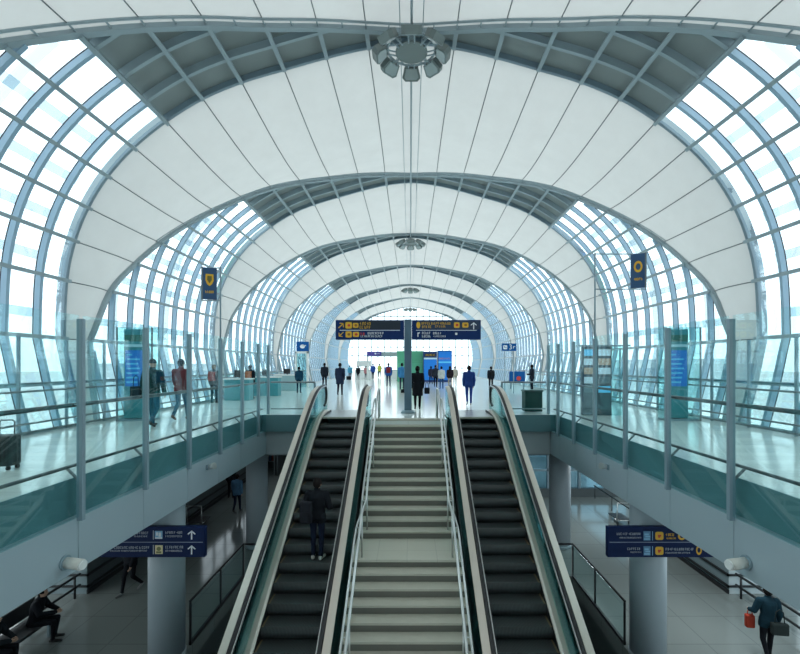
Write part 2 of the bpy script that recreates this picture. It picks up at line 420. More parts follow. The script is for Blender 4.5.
# ------------------------------------------------------------------ floors, slab edges, soffit
YE = 15.4; XE = 5.03; YF = 74.; YB = -1.5; XO = 11.3
mb = MB(); mb.box(-XO, -XE, YB, YF, -.5, 0); mb.box(XE, XO, YB, YF, -.5, 0); mb.box(-XE, XE, YE, YF, -.5, 0); mb.box(-1.22, 1.22, 14.1, YE, -.5, 0)
tag(mb.build('floor', floor_up), 'polished pale terrazzo floor of the upper concourse level', 'floor', None, 'structure')
mb = MB()
mb.box(-XE-.3, -XE+.02, YB, YE, -.58, -.004); mb.box(XE-.02, XE+.3, YB, YE, -.58, -.004); mb.box(-XE-.3, XE+.3, YE-.02, YE+.3, -.58, -.004)
tag(mb.build('trim_8', slabedge), 'dark teal slab edge below the glass balustrades', 'slab edge', None, 'structure')
posts_y = [5.08, 6.73, 8.38, 10.03, 11.68, 13.2, 14.6]
for s, nm in ((-1, 'wall_left_fascia'), (1, 'wall_right_fascia')):
    mb = MB(); ys = [YB]+posts_y[0:1]+posts_y[1:]+[15.62]; ys = [YB, 1.78, 3.43]+posts_y+[15.62]
    for a, b in zip(ys[:-1], ys[1:]): mb.bbox(min(s*4.90, s*5.35), max(s*4.90, s*5.35), a+.006, b-.006, -1.36, -.57, .006)
    mb.box(min(s*4.93, s*5.33), max(s*4.93, s*5.33), YB, 15.5, -1.34, -.6, 1)
    tag(mb.build('trim_9' if s < 0 else 'trim_10', [fascia_m, gasket]), f'pale blue-grey metal fascia below the {"left" if s<0 else "right"} walkway balustrade', 'fascia', None, 'structure')
mb = MB()
for a, b in ((-4.9, -2.45), (-2.45, 0), (0, 2.45), (2.45, 4.9)): mb.bbox(a+.006, b-.006, 15.5, 15.9, -1.36, -.57, .006)
tag(mb.build('trim_11', mat('fascia_cross', (.36, .42, .44), .5)), 'grey fascia across the end of the void behind the escalators', 'fascia', None, 'structure')
mb = MB(); mb.box(-XO, -5.2, YB, 40, -1.45, -1.30); mb.box(5.2, XO, YB, 40, -1.45, -1.30); mb.box(-5.2, 5.2, 15.7, 40, -1.45, -1.30)
tag(mb.build('ceiling_soffit', soffit_m), 'grey soffit over the lower level', 'ceiling', None, 'structure')

LZ = -5.0; PZ = -6.4; PYE = 14.3
mb = MB(); mb.box(-13, -5.16, -4, 40, LZ-.4, LZ); mb.box(5.16, 13, -4, 40, LZ-.4, LZ); mb.box(-5.16, 5.16, PYE, 40, LZ-.4, LZ)
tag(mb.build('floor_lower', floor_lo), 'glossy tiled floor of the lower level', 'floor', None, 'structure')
mb = MB(); mb.box(-5.16, 5.16, -4, PYE, PZ-.3, PZ)
mb.box(-5.16, 5.16, PYE, PYE+.2, PZ, LZ-.38); mb.box(-5.36, -5.16, -4, PYE+.2, PZ, LZ-.38); mb.box(5.16, 5.36, -4, PYE+.2, PZ, LZ-.38)
tag(mb.build('floor_pit', mat('pit_floor', (.06, .08, .08), .4)), 'dark floor at the foot of the escalators', 'floor', None, 'structure')
# outside ground
mb = MB(); mb.box(-400, -13, -60, 500, -5.6, -5.4); mb.box(13, 400, -60, 500, -5.6, -5.4); mb.box(-13, 13, 76, 500, -5.6, -5.4)
tag(mb.build('ground', mat('apron_concrete', (.55, .58, .58), .8, 0, .2, 0, .08, .05)), 'pale concrete apron outside the glazing', 'ground', None, 'structure')
bl = [(-75, 60, 26, 8, 5.5), (-95, 20, 20, 10, 7), (-60, 110, 40, 12, 7), (78, 55, 24, 8, 6), (92, 15, 20, 10, 7), (62, 115, 40, 12, 8)]
bn = ['low pale building on the apron outside, beyond the left glazing', 'taller pale building on the apron outside, nearest on the left', 'long pale building on the apron far down on the left', 'low pale building on the apron outside, beyond the right glazing', 'taller pale building on the apron outside, nearest on the right', 'long pale building on the apron far down on the right']
for (x, y, L, W_, H), lb in zip(bl, bn):
    t = thing('pier_building', lb, 'building', (x, y, -5.4))
    mb = MB(); mb.box(-W_/2, W_/2, -L/2, L/2, 0, H); mb.build('wall', mat('pier_wall', (.52, .60, .63), .7), t)  # distance haze is put into the pale wall and roof colours
    mb = MB(); mb.box(-W_/2-.3, W_/2+.3, -L/2-.3, L/2+.3, H, H+.4); mb.build('roof', mat('pier_roof', (.45, .53, .57), .6), t)
    mb = MB(); sx = 1 if x < 0 else -1; mb.box(sx*W_/2-.05, sx*W_/2+.05, -L/2+1, L/2-1, H*.45, H*.8); mb.build('window_strip', mat('pier_glass', (.25, .36, .42), .2), t)
# ------------------------------------------------------------------ escalators
T30 = math.tan(math.radians(30)); DE = 14.45
def zs(y, w=.38): return -T30*w*math.log(1+math.exp(min(60, (DE-y)/w)))
Y0, Y1 = 3.6, 16.2
def ygrid(a, b, n=60): return [a+(b-a)*k/n for k in range(n+1)]
def escalator(cx, label):
    t = thing('escalator', label, 'escalator', (cx, 15.4, 0), 0, 'pair of escalators')
    k = 0; y = 14.55
    while y > Y0+.3:
        z = zs(y-.2); yn = y-.4; zn = zs(yn-.2)
        mb = MB(); h = max(z-zn, .03)
        mb.box(-.58, .58, yn+.02, y+.04, z-.05, z, 0)                        # tread
        rings = []
        for q in range(7):                                                   # bowed riser
            f = q/6; rings.append([(-.58, yn+.02-.05*math.sin(PI*f)*min(1, h/.2), z-h*f), (.58, yn+.02-.05*math.sin(PI*f)*min(1, h/.2), z-h*f)])
        mb.loft(rings, 0, False, True, closed=False)
        mb.box(-.575, -.545, yn+.015, y+.0, z, z+.004, 1); mb.box(.545, .575, yn+.015, y+.0, z, z+.004, 1)
        mb.v = [(v[0], v[1]-15.4, v[2]) for v in mb.v]
        mb.build('step', [stepm, stepyel], t, fix=False)
        y = yn; k += 1
    gy = ygrid(Y0, Y1)
    for s in (-1, 1):
        # inner deck
        mb = MB(); rings = []
        for y in gy:
            e = max(0, (y-15.3)/.9); dz = .17*math.sqrt(max(0, 1-e*e)) if e > 0 else .17
            z = zs(y)
            rings.append([(s*.595, y, z-.12), (s*.595, y, z+dz*.75), (s*.64, y, z+dz), (s*.75, y, z+dz+.01), (s*.75, y, z-.12)])
        mb.loft(rings, 0, True, False); wb2(mb, 'inner_deck', chrome_warm, t)
        # skirt
        mb = MB(); mb.loft([[(s*.583, y, zs(y)-.30), (s*.583, y, zs(y)+.10), (s*.594, y, zs(y)+.10), (s*.594, y, zs(y)-.30)] for y in gy]); wb2(mb, 'skirt', black, t)
        # glass
        mb = MB(); gl = []
        for y in gy:
            top = zs(y)+.93
            if y > 15.75: top -= (.30-math.sqrt(max(0, .09-(min(y-15.75, .299))**2)))*1.2 if y-15.75 < .30 else .36
            gl.append([(s*.725, y, zs(y)+.12), (s*.725, y, top), (s*.737, y, top), (s*.737, y, zs(y)+.12)])
        mb.loft(gl, 0, True); wb2(mb, 'glass_panel', escglass, t)
        mb = MB(); mb.loft([[(s*.722, y, zs(y)+.92), (s*.722, y, zs(y)+.955), (s*.74, y, zs(y)+.955), (s*.74, y, zs(y)+.92)] for y in gy if y < 15.9]); wb2(mb, 'glass_edge', gasket, t)
        # handrail, with rounded newel at the top end
        path = [(y, zs(y)+1.0) for y in ygrid(Y0, 15.75, 50)]
        path += [(15.75+.36*math.sin(a), zs(15.75)+1.0-.36+.36*math.cos(a)) for a in [PI*q/14 for q in range(1, 15)]]
        pts = []; ups = []
        for i, (y, z) in enumerate(path):
            a = path[max(0, i-1)]; b = path[min(len(path)-1, i+1)]
            ups.append((0, -(b[1]-a[1]), b[0]-a[0])); pts.append(Vector((0, y, z)))
        def sweep(xa, xb, ha, hb, name, m):
            mb = MB(); rings = []
            for p, u in zip(pts, ups):
                u = Vector(u).normalized()
                rings.append([p+u*ha+Vector((s*xa,0,0)), p+u*hb+Vector((s*(xa+.2*(xb-xa)),0,0)), p+u*hb+Vector((s*(xb-.2*(xb-xa)),0,0)), p+u*ha+Vector((s*xb,0,0))])
            mb.loft(rings); wb2(mb, name, m, t)
        sweep(.705, .79, -.035, .025, 'handrail', rubber)
        sweep(.685, .706, -.045, -.005, 'handrail_guide', chrome)
        # stainless outer ledge beside the handrail
        mb = MB(); mb.loft([[(s*.79, y, zs(y)+.955), (s*.79, y, zs(y)+.995), (s*.93, y, zs(y)+.985), (s*.93, y, zs(y)+.945)] for y in ygrid(Y0, 15.5)]); wb2(mb, 'outer_ledge', chrome_warm, t)
        # outer glass and cladding
        mb = MB(); mb.loft([[(s*.905, y, zs(y)-.10), (s*.905, y, zs(y)+.95), (s*.917, y, zs(y)+.95), (s*.917, y, zs(y)-.10)] for y in ygrid(Y0, 15.4)]); wb2(mb, 'outer_panel', escglass, t)
        mb = MB(); mb.loft([[(s*.76, y, zs(y)-.75), (s*.76, y, zs(y)+.15), (s*.93, y, zs(y)-.02), (s*.93, y, zs(y)-.75)] for y in ygrid(Y0, 15.4)]); wb2(mb, 'side_cladding', mat('truss_cladding', (.12, .15, .155), .5, .2), t)
    mb = MB(); mb.loft([[(-.93, y, zs(y)-.85), (-.93, y, zs(y)-.72), (.93, y, zs(y)-.72), (.93, y, zs(y)-.85)] for y in ygrid(Y0, 15.4)]); wb2(mb, 'underside', mat('truss_under', (.14, .16, .16), .6), t)
    mb = MB(); mb.box(-.93, .93, 14.62, 16.9, -.02, .012); wb2(mb, 'landing_plate', chrome, t)
    mb = MB(); mb.box(-.56, .56, 14.48, 14.64, -.03, .018); wb2(mb, 'comb', mat('comb_metal', (.40, .40, .34), .4, .6), t)
    return t
def wb2(mb, name, m, t):          # x local to the thing, y and z in world
    mb.v = [(v[0], v[1]-t.location.y, v[2]-t.location.z) for v in mb.v]; return mb.build(name, m, t)
EX = 2.19
escalator(-EX, 'escalator left of the broad staircase, with a person in black riding it')
escalator(EX, 'empty escalator right of the broad staircase')

# ------------------------------------------------------------------ staircase
st = thing('staircase', 'broad central staircase with pale treads between the two escalators', 'staircase', (0, 14.1, 0))
RIS, TRD = .165, .2858; SW = 1.16
mb = MB(); mr = MB(); y, z = 14.1, 0.
def flight(y, z, n):
    for i in range(n):
        mr.box(-SW, SW, y+.012, y+.05, z-RIS, z-.035)                        # riser
        z2 = z-RIS
        if i < n-1:
            mb.box(-SW, SW, y-TRD-.005, y+.03, z2-.04, z2)                   # tread with nosing
            y -= TRD
        z = z2
    return y, z
n1 = 14
mb.box(-SW, SW, 14.07, 14.4, -.04, .002)
y, z = flight(y, z, n1); yl = y
mbl = MB(); mbl.box(-SW, SW, yl-1.12, yl+.03, z-.05, z)
y2, z2 = flight(yl-1.10, z, 22)
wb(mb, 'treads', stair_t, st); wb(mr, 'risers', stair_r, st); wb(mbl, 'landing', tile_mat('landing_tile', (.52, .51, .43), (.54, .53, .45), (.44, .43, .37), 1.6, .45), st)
# soffit of the stairs
def zst(yy):
    if yy >= 14.1: return 0.
    if yy >= yl: return -(14.1-yy)*RIS/TRD-RIS*.2
    if yy >= yl-1.1: return z
    return z-(yl-1.1-yy)*RIS/TRD-RIS*.2
gy = ygrid(3.6, 14.1, 50)
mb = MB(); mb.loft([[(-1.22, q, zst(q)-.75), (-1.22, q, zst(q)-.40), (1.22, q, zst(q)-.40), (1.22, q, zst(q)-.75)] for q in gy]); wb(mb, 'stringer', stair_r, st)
def zrail(yy):
    a = 14.1; 
    if yy >= a: return 0
    if yy >= yl: return -(a-yy)*RIS/TRD
    if yy >= yl-1.1: return z
    return z-(yl-1.1-yy)*RIS/TRD
for s in (-1, 1):
    hr = None
    for xx, hh, r in ((.94, .92, .026), (1.06, .62, .022)):
        mb = MB()
        p = [(s*xx, q, zrail(q)+hh) for q in [3.8, yl-1.1-.15, yl-1.1+.15, yl-.1, yl+.2, 13.95, 14.2]]
        p += [(s*xx, 14.75, hh), (s*xx, 14.85, hh-.03), (s*xx, 14.88, hh-.12), (s*xx, 14.88, .0)] if hh > .8 else [(s*xx, 14.6, hh), (s*xx, 14.68, hh-.08), (s*xx, 14.68, 0)]
        mb.tube(p, r, 8)
        o = wb(mb, 'handrail', chrome, st)
        if hr is None: hr = o
    for q in (14.3, 12.3, yl+.1, yl-1.0, 7.4, 5.4):
        mb = MB(); mb.cyl((s*.94, q, zst(q)-.02), (s*.94, q, zrail(q)+.92), .018, None, 8); mb.cyl((s*.94, q, zrail(q)+.62), (s*1.06, q, zrail(q)+.62), .012, None, 6)
        wb(mb, 'handrail_post', chrome, st)

# ------------------------------------------------------------------ balustrades along the void
def side_balustrade(s, label):
    t = thing('glass_balustrade', label, 'balustrade', (s*4.86, 10, -.57), 0, 'tall glass balustrades')
    ys = [1.78, 3.43]+posts_y+[15.62]
    for i, y in enumerate(ys):
        mb = MB(); mb.bbox(s*4.86-.046, s*4.86+.046, y-.035, y+.035, -.62, 2.39, .008); p = wb(mb, 'post', postm, t)
        if y < 15.5:
            mb = MB(); mb.bar([(s*4.90, y, -.02), (s*5.08, y, .16)], .03, .03); wb(mb, 'bracket', rail, p)
    for a, b in zip(ys[:-1], ys[1:]):
        mb = MB(); mb.box(s*4.86-.006, s*4.86+.006, a+.045, b-.045, -.56, 2.44); wb(mb, 'glass_panel', barglass, t)
    mb = MB(); mb.tube([(s*4.99, YB, 1.10), (s*4.99, 15.62, 1.10)], .033, 8)
    for y in ys: mb.cyl((s*4.87, y, 1.10), (s*4.99, y, 1.10), .016, None, 6)
    wb(mb, 'handrail', raild, t)
    mb = MB(); mb.tube([(s*5.06, YB, .17), (s*5.06, 15.62, .17)], .026, 8); wb(mb, 'lower_rail', raild, t)
side_balustrade(-1, 'tall glass balustrade with steel posts along the left walkway edge')
side_balustrade(1, 'tall glass balustrade with steel posts along the right walkway edge')
def cross_balustrade(s, label):
    t = thing('glass_balustrade', label, 'balustrade', (s*4, 15.62, -.57), 0, 'low glass balustrades across the void end')
    xs = [4.80, 3.22]
    mb = MB(); mb.box(min(s*4.80, s*3.2), max(s*4.80, s*3.2), 15.615, 15.627, -.56, 1.06); wb(mb, 'glass_panel', barglass, t)
    for xx in (3.25,):
        mb = MB(); mb.bbox(s*xx-.03, s*xx+.03, 15.59, 15.65, -.6, 1.08, .006); wb(mb, 'post', postm, t)
    mb = MB(); mb.tube([(s*4.8, 15.72, 1.10), (s*3.25, 15.72, 1.10)], .03, 8); wb(mb, 'handrail', rail, t)
    mb = MB(); mb.tube([(s*4.8, 15.75, .17), (s*3.25, 15.75, .17)], .022, 8); wb(mb, 'lower_rail', rail, t)
cross_balustrade(-1, 'low glass balustrade between the left walkway corner and the left escalator')
cross_balustrade(1, 'low glass balustrade between the right walkway corner and the right escalator')
def facade_balustrade(s, label):
    t = thing('facade_balustrade', label, 'balustrade', (s*9.25, 10, 0), 0, 'glass balustrades along the outer glazing')
    ys = [4.7+1.5*k for k in range(25)]
    clear = glass('facade_clear_glass', (.92, .98, .982), .15, .015)
    for y in ys:
        mb = MB(); mb.bbox(s*9.25-.035, s*9.25+.035, y-.025, y+.025, 0, 2.38, .006); wb(mb, 'post', postm, t)
    for a, b in zip(ys[:-1], ys[1:]):
        mb = MB(); mb.box(s*9.25-.005, s*9.25+.005, a+.03, b-.03, .06, 2.38 if b < 15 else 1.2); wb(mb, 'glass_panel', clear, t)
    for zz, xx in ((1.06, 9.15), (1.24, 9.33), (.28, 9.15), (.06, 9.22)):
        mb = MB(); mb.tube([(s*xx, 3, zz), (s*xx, 41, zz)], .026, 8); wb(mb, 'handrail' if zz > 1 else 'lower_rail', rail, t)
facade_balustrade(-1, 'glass balustrade with steel rails in front of the left curved glazing')
facade_balustrade(1, 'glass balustrade with steel rails in front of the right curved glazing')

# lower level railing round the escalator opening
def pit_railing(s, label):
    t = thing('pit_railing', label, 'railing', (s*5.2, 12.5, LZ), 0, 'glass railings round the escalator opening')
    ys = [10.78, 12.5, 14.2]
    for a, b in zip(ys[:-1], ys[1:]):
        mb = MB(); mb.box(s*5.2-.006, s*5.2+.006, a+.03, b-.03, LZ+.05, LZ+1.0); wb(mb, 'glass_panel', barglass, t)
    for y in ys:
        mb = MB(); mb.box(s*5.2-.02, s*5.2+.02, y-.02, y+.02, LZ, LZ+1.02); wb(mb, 'post', black, t)
    mb = MB(); mb.tube([(s*5.2, 10.76, LZ+1.05), (s*5.2, 14.2, LZ+1.05), (s*3.3, 14.2, LZ+1.05)], .028, 8); wb(mb, 'handrail', black, t)
    mb = MB(); mb.box(s*5.2-.03, s*5.2+.03, 10.76, 14.2, LZ, LZ+.08); wb(mb, 'base_rail', black, t)
    mb = MB(); mb.box(min(s*5.15, s*3.3), max(s*5.15, s*3.3), 14.194, 14.206, LZ+.05, LZ+1.0); wb(mb, 'glass_panel', barglass, t)
pit_railing(-1, 'dark railed glass barrier on the lower floor, left of the escalators')
pit_railing(1, 'dark railed glass barrier on the lower floor, right of the escalators')

# ------------------------------------------------------------------ columns, lower walls
for (x, y, lb) in ((-5.53, 10.35, 'round grey column behind the left lower direction sign'), (5.53, 10.35, 'round grey column behind the right lower direction sign'),
                   (-5.62, 16.7, 'round grey column beside the left escalator, under the walkway corner'), (5.62, 16.7, 'round grey column beside the right escalator, under the walkway corner')):
    mb = MB(); mb.cyl((0,0,0), (0,0,3.66), .385, None, 32); mb.cyl((0,0,0), (0,0,.12), .40, None, 32)
    o = mb.build('column', column_m); o.location = (x, y, LZ); tag(o, lb, 'column', 'round columns', 'structure')

def lower_side(s):
    side = 'left' if s < 0 else 'right'
    mb = MB(); ye = 30 if s < 0 else 16.5
    a, b = sorted((s*9.4, s*9.7)); mb.box(a, b, 13.2, ye, LZ, -1.4, 0)
    a, b = sorted((s*9.4, s*11.2)); mb.box(a, b, 13.18, 13.19, LZ, -1.4, 1); mb.box(min(s*9.7,s*11.2), max(s*9.7,s*11.2), 13.2, 13.5, LZ, -1.4, 0)
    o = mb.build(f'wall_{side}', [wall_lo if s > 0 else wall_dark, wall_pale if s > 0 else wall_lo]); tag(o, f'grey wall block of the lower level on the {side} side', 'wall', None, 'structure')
    mb = MB()
    for zz in (.22, .55):
        a, b = sorted((s*9.35, s*9.4)); mb.box(a, b, 13.15, min(27, ye), LZ+zz-.03, LZ+zz+.03)
        a, b = sorted((s*9.35, s*11.15)); mb.box(a, b, 13.15, 13.2, LZ+zz-.03, LZ+zz+.03)
    a, b = sorted((s*9.36, s*9.4)); mb.box(a, b, 13.16, min(27, ye), LZ, LZ+.12)
    tag(mb.build(f'baseboard_{side}', black), f'dark double bumper rail round the {side} lower wall block', 'bumper rail', None, 'structure')
    t = thing('window_20' if s < 0 else 'window_21', f'tall window of the lower level on the {side}, beside the seats' if s < 0 else 'tall bright window of the lower level on the right', 'window', (s*11.2, 7, LZ), 0, None, 'structure')
    mb = MB(); mb.box(min(s*11.2, s*11.22), max(s*11.2, s*11.22), -4, 13.2, LZ, -1.4)
    if s > 0: mb.box(11.2, 11.22, 16.5, 23, LZ, -1.4); wb(mb, 'glazing', roofglass if s > 0 else glass('tinted_glass', (.10, .16, .18), .2, .04), t)
    mb = MB()
    for y in range(-3, 14, 2): mb.box(s*11.15-.06, s*11.15+.06, y-.05, y+.05, LZ, -1.4)
    for zz in (LZ+.05, LZ+1.9, -1.6): mb.box(s*11.15-.06, s*11.15+.06, -4, 13.2, zz-.06, zz+.06)
    if s > 0:
        for y in (16.5, 18.1, 19.7, 21.3, 22.9): mb.box(11.09, 11.21, y-.05, y+.05, LZ, -1.4)
        for zz in (LZ+.05, LZ+1.9, -1.6): mb.box(11.09, 11.21, 16.5, 23, zz-.06, zz+.06)
        r2 = thing('floor_rail', 'thin dark rail on posts past the short wall block, right side of the lower level', 'railing', (9.35, 19.5, LZ))
        q = MB(); q.tube([(9.35, 16.6, LZ+.62), (9.35, 22.7, LZ+.62)], .03, 8); wb(q, 'handrail', black, r2)
        for y in (16.7, 18.7, 20.7, 22.6): q = MB(); q.cyl((9.35, y, LZ), (9.35, y, LZ+.62), .022, None, 8); wb(q, 'post', black, r2)
    wb(mb, 'frame', postm, t)
    t = thing('lower_railing', f'long black double handrail along the {side} lower windows', 'railing', (s*9.6, 9, LZ), 0, 'handrails by the lower windows')
    for zz in (.62, .30):
        mb = MB(); mb.tube([(s*9.55, 2, LZ+zz), (s*9.55, 13.1, LZ+zz)], .035, 8); wb(mb, 'handrail', black, t)
    for y in (3, 5.5, 8, 10.5, 12.9):
        mb = MB(); mb.cyl((s*9.55, y, LZ), (s*9.55, y, LZ+.64), .03, None, 8); wb(mb, 'post', black, t)
lower_side(-1); lower_side(1)
# lower end: window wall on the right, dark shop front on the left
t = thing('window_22', 'blue-lit gridded window wall closing the lower level on the right', 'window', (6, 23, LZ), 0, None, 'structure')
mb = MB(); mb.box(2.2, 11.2, 23, 23.02, LZ, -1.4); wb(mb, 'glazing', glass('far_glass', (.42, .60, .68), .3, .05), t)
mb = MB()
for xx in (2.3, 3.9, 5.5, 7.1, 8.7, 10.3): mb.box(xx-.05, xx+.05, 22.9, 23.08, LZ, -1.4)
for zz in (LZ+1.35, LZ+2.3, -1.5): mb.box(2.2, 11.2, 22.9, 23.08, zz-.05, zz+.05)
wb(mb, 'frame', postm, t)
mb = MB(); mb.box(2.2, 11.2, 22.85, 23.1, LZ, LZ+.42); wb(mb, 'sill_panel', wall_dark, t)
mb = MB(); mb.box(-9.7, 2.2, 30, 30.3, LZ, -1.4); mb.box(2.0, 2.2, 23, 30, LZ, -1.4); mb.box(2.2, 13, 33, 33.2, LZ, -1.4, 1); tag(mb.build('wall_back', [wall_dark, wall_pale]), 'dark back wall of the lower level behind the shop fronts', 'wall', None, 'structure')  # pale part is added behind the right windows to brighten them
t = thing('window_23', 'bright clerestory panes high on the left wall of the lower level', 'window', (-9.38, 24, -3), 0, None, 'structure')
mb = MB()
for k in range(5):
    for q in range(2): mb.box(-9.39, -9.37, 20.4+1.3*k, 21.5+1.3*k, -3.05+.68*q, -2.45+.68*q)
wb(mb, 'panes', mat('lit_pane', (.75, .88, .95), .3, 0, .5, 1.7), t)
mb = MB()
for k in range(6): mb.box(-9.40, -9.34, 20.2+1.3*k, 20.4+1.3*k, -3.1, -1.7)
for zz in (-3.12, -2.42, -1.74): mb.box(-9.40, -9.34, 20.2, 26.9, zz-.03, zz+.05)
wb(mb, 'frame', postm, t)
shops = [(-9.1, 'dark shop bay with a red lit sign, farthest from the escalators'), (-7.0, 'dark shop bay with a red lit sign, behind the distant walkers'), (-4.9, 'dark shop bay with shelves, next to the left column'), (-2.8, 'dark shop bay with shelves, glimpsed beside the left escalator')]
for i, (x, lb) in enumerate(shops):
    t = thing('shop_front', lb, 'shop', (x, 27.2, LZ), 0, 'dark shop bays on the lower level')
    mb = MB(); mb.box(-.95, .95, 2.2, 2.4, 0, 3.4); mb.box(-1.0, -.92, 0, 2.4, 0, 3.4); mb.box(.92, 1.0, 0, 2.4, 0, 3.4); mb.build('cabinet', wall_dark, t)
    mb = MB(); mb.box(-.92, .92, .05, .2, 2.7, 3.4); mb.build('fascia_board', mat('shop_board', (.03, .035, .05), .5), t)
    if i < 2:
        mb = MB()
        for k in range(4): mb.bbox(-.62+.32*k, -.38+.32*k, .0, .05, 2.9, 3.12, .02)
        mb.build('lit_sign', mat('shop_red_light', (.75, .08, .03), .5, 0, .5, .8), t)
    for k in range(3):
        mb = MB(); mb.box(-.9, .9, 1.6, 2.2, .5+.7*k, .55+.7*k); random.seed(i*7+k)
        for q in range(9): a = -.85+q*.19; mb.box(a, a+.12, 1.65, 1.95, .55+.7*k, .75+.7*k+random.random()*.2, 1+(q+k) % 3)
        mb.build('shelf', [wall_lo, mat('goods_red', (.22, .05, .04), .6), mat('goods_pale', (.35, .38, .36), .6), mat('goods_blue', (.05, .10, .2), .6)], t)
# ------------------------------------------------------------------ unseen fill lights added under the soffit to brighten the lower level
def area(name, x, y, z, sx, sy, e, col=(.9, .97, 1)):
    l = bpy.data.lights.new(name, 'AREA'); l.shape = 'RECTANGLE'; l.size = sx; l.size_y = sy; l.energy = e; l.color = col
    o = bpy.data.objects.new(name, l); COL.objects.link(o); o.location = (x, y, z); return o
for x, e in ((-7.4, 4), (7.4, 95)):
    for y in (5, 11, 18): area('soffit_lamp', x, y, -1.5, .3, 3, e)
area('soffit_lamp', 6, 28, -1.5, 5, 3, 260)  # fill added behind the far windows so they look lit
area('soffit_lamp', -6, 24.5, -1.5, 3, .3, 12)
area('soffit_lamp', 0, 21, -1.5, 3, .4, 20)

# ------------------------------------------------------------------ signs
def fb(mb, cx, cz, w, h, y=0., t=.006, mi=0): return mb.box(cx-w/2, cx+w/2, y-t, y, cz-h/2, cz+h/2, mi)   # flat block proud of a face at y
def glyphs(mb, x0, x1, cz, h, seed, y=0., gap=.25):     # a run of small letter-like strokes
    r = random.Random(seed); x = x0; st = h*.16
    while x < x1-h*.3:
        w = h*r.uniform(.4, .62)
        if x+w > x1: break
        k = r.randrange(6)
        if k != 4: fb(mb, x+st/2, cz, st, h, y)
        if k in (0, 1, 3): fb(mb, x+w/2, cz+h/2-st/2, w, st, y)
        if k in (0, 2, 5): fb(mb, x+w/2, cz-h/2+st/2, w, st, y)
        if k in (1, 2, 4): fb(mb, x+w/2, cz, w*.9, st, y)
        if k in (3, 4, 5): fb(mb, x+w-st/2, cz, st, h*.9, y)
        x += w+h*gap
        if r.random() < .16: x += h*.25
    return mb
def arrow_up(mb, cx, cz, s, y=0., ang=0.):
    def pt(u, v): c, n = math.cos(ang), math.sin(ang); return (cx+(u*c-v*n)*s, cz+(u*n+v*c)*s)
    for poly in ([(-.07,-.5),(.07,-.5),(.07,.32),(-.07,.32)], [(0,.5),(-.10,.42),(.36,.02),(.44,.12)], [(0,.5),(.10,.42),(-.36,.02),(-.44,.12)]):
        mb.prism([pt(*p) for p in poly], 'y', y-.006, y)
    return mb
def rsq(mb, cx, cz, w, y=0., t=.006, n=4, mi=0, h=None):
    h = h or w; r = .22*min(w, h); poly = []
    for ax, az, a0 in ((1,1,0),(-1,1,PI/2),(-1,-1,PI),(1,-1,1.5*PI)):
        for k in range(n+1): a = a0+PI/2*k/n; poly.append((cx+ax*(w/2-r)+r*math.cos(a), cz+az*(h/2-r)+r*math.sin(a)))
    return mb.prism(poly, 'y', y-t, y, mi)
def disc(mb, cx, cz, rx, rz=None, y=0., t=.006, hole=0., n=20):
    rz = rz or rx
    o = [(cx+rx*math.cos(2*PI*k/n), cz+rz*math.sin(2*PI*k/n)) for k in range(n)]
    if not hole: return mb.prism(o, 'y', y-t, y)
    i = [(cx+(a-cx)*hole, cz+(b-cz)*hole) for a, b in o]
    vs = [(a, y-t, b) for a, b in o]+[(a, y-t, b) for a, b in i]
    return mb.add(vs, [(k, (k+1) % n, (k+1) % n+n, k+n) for k in range(n)])

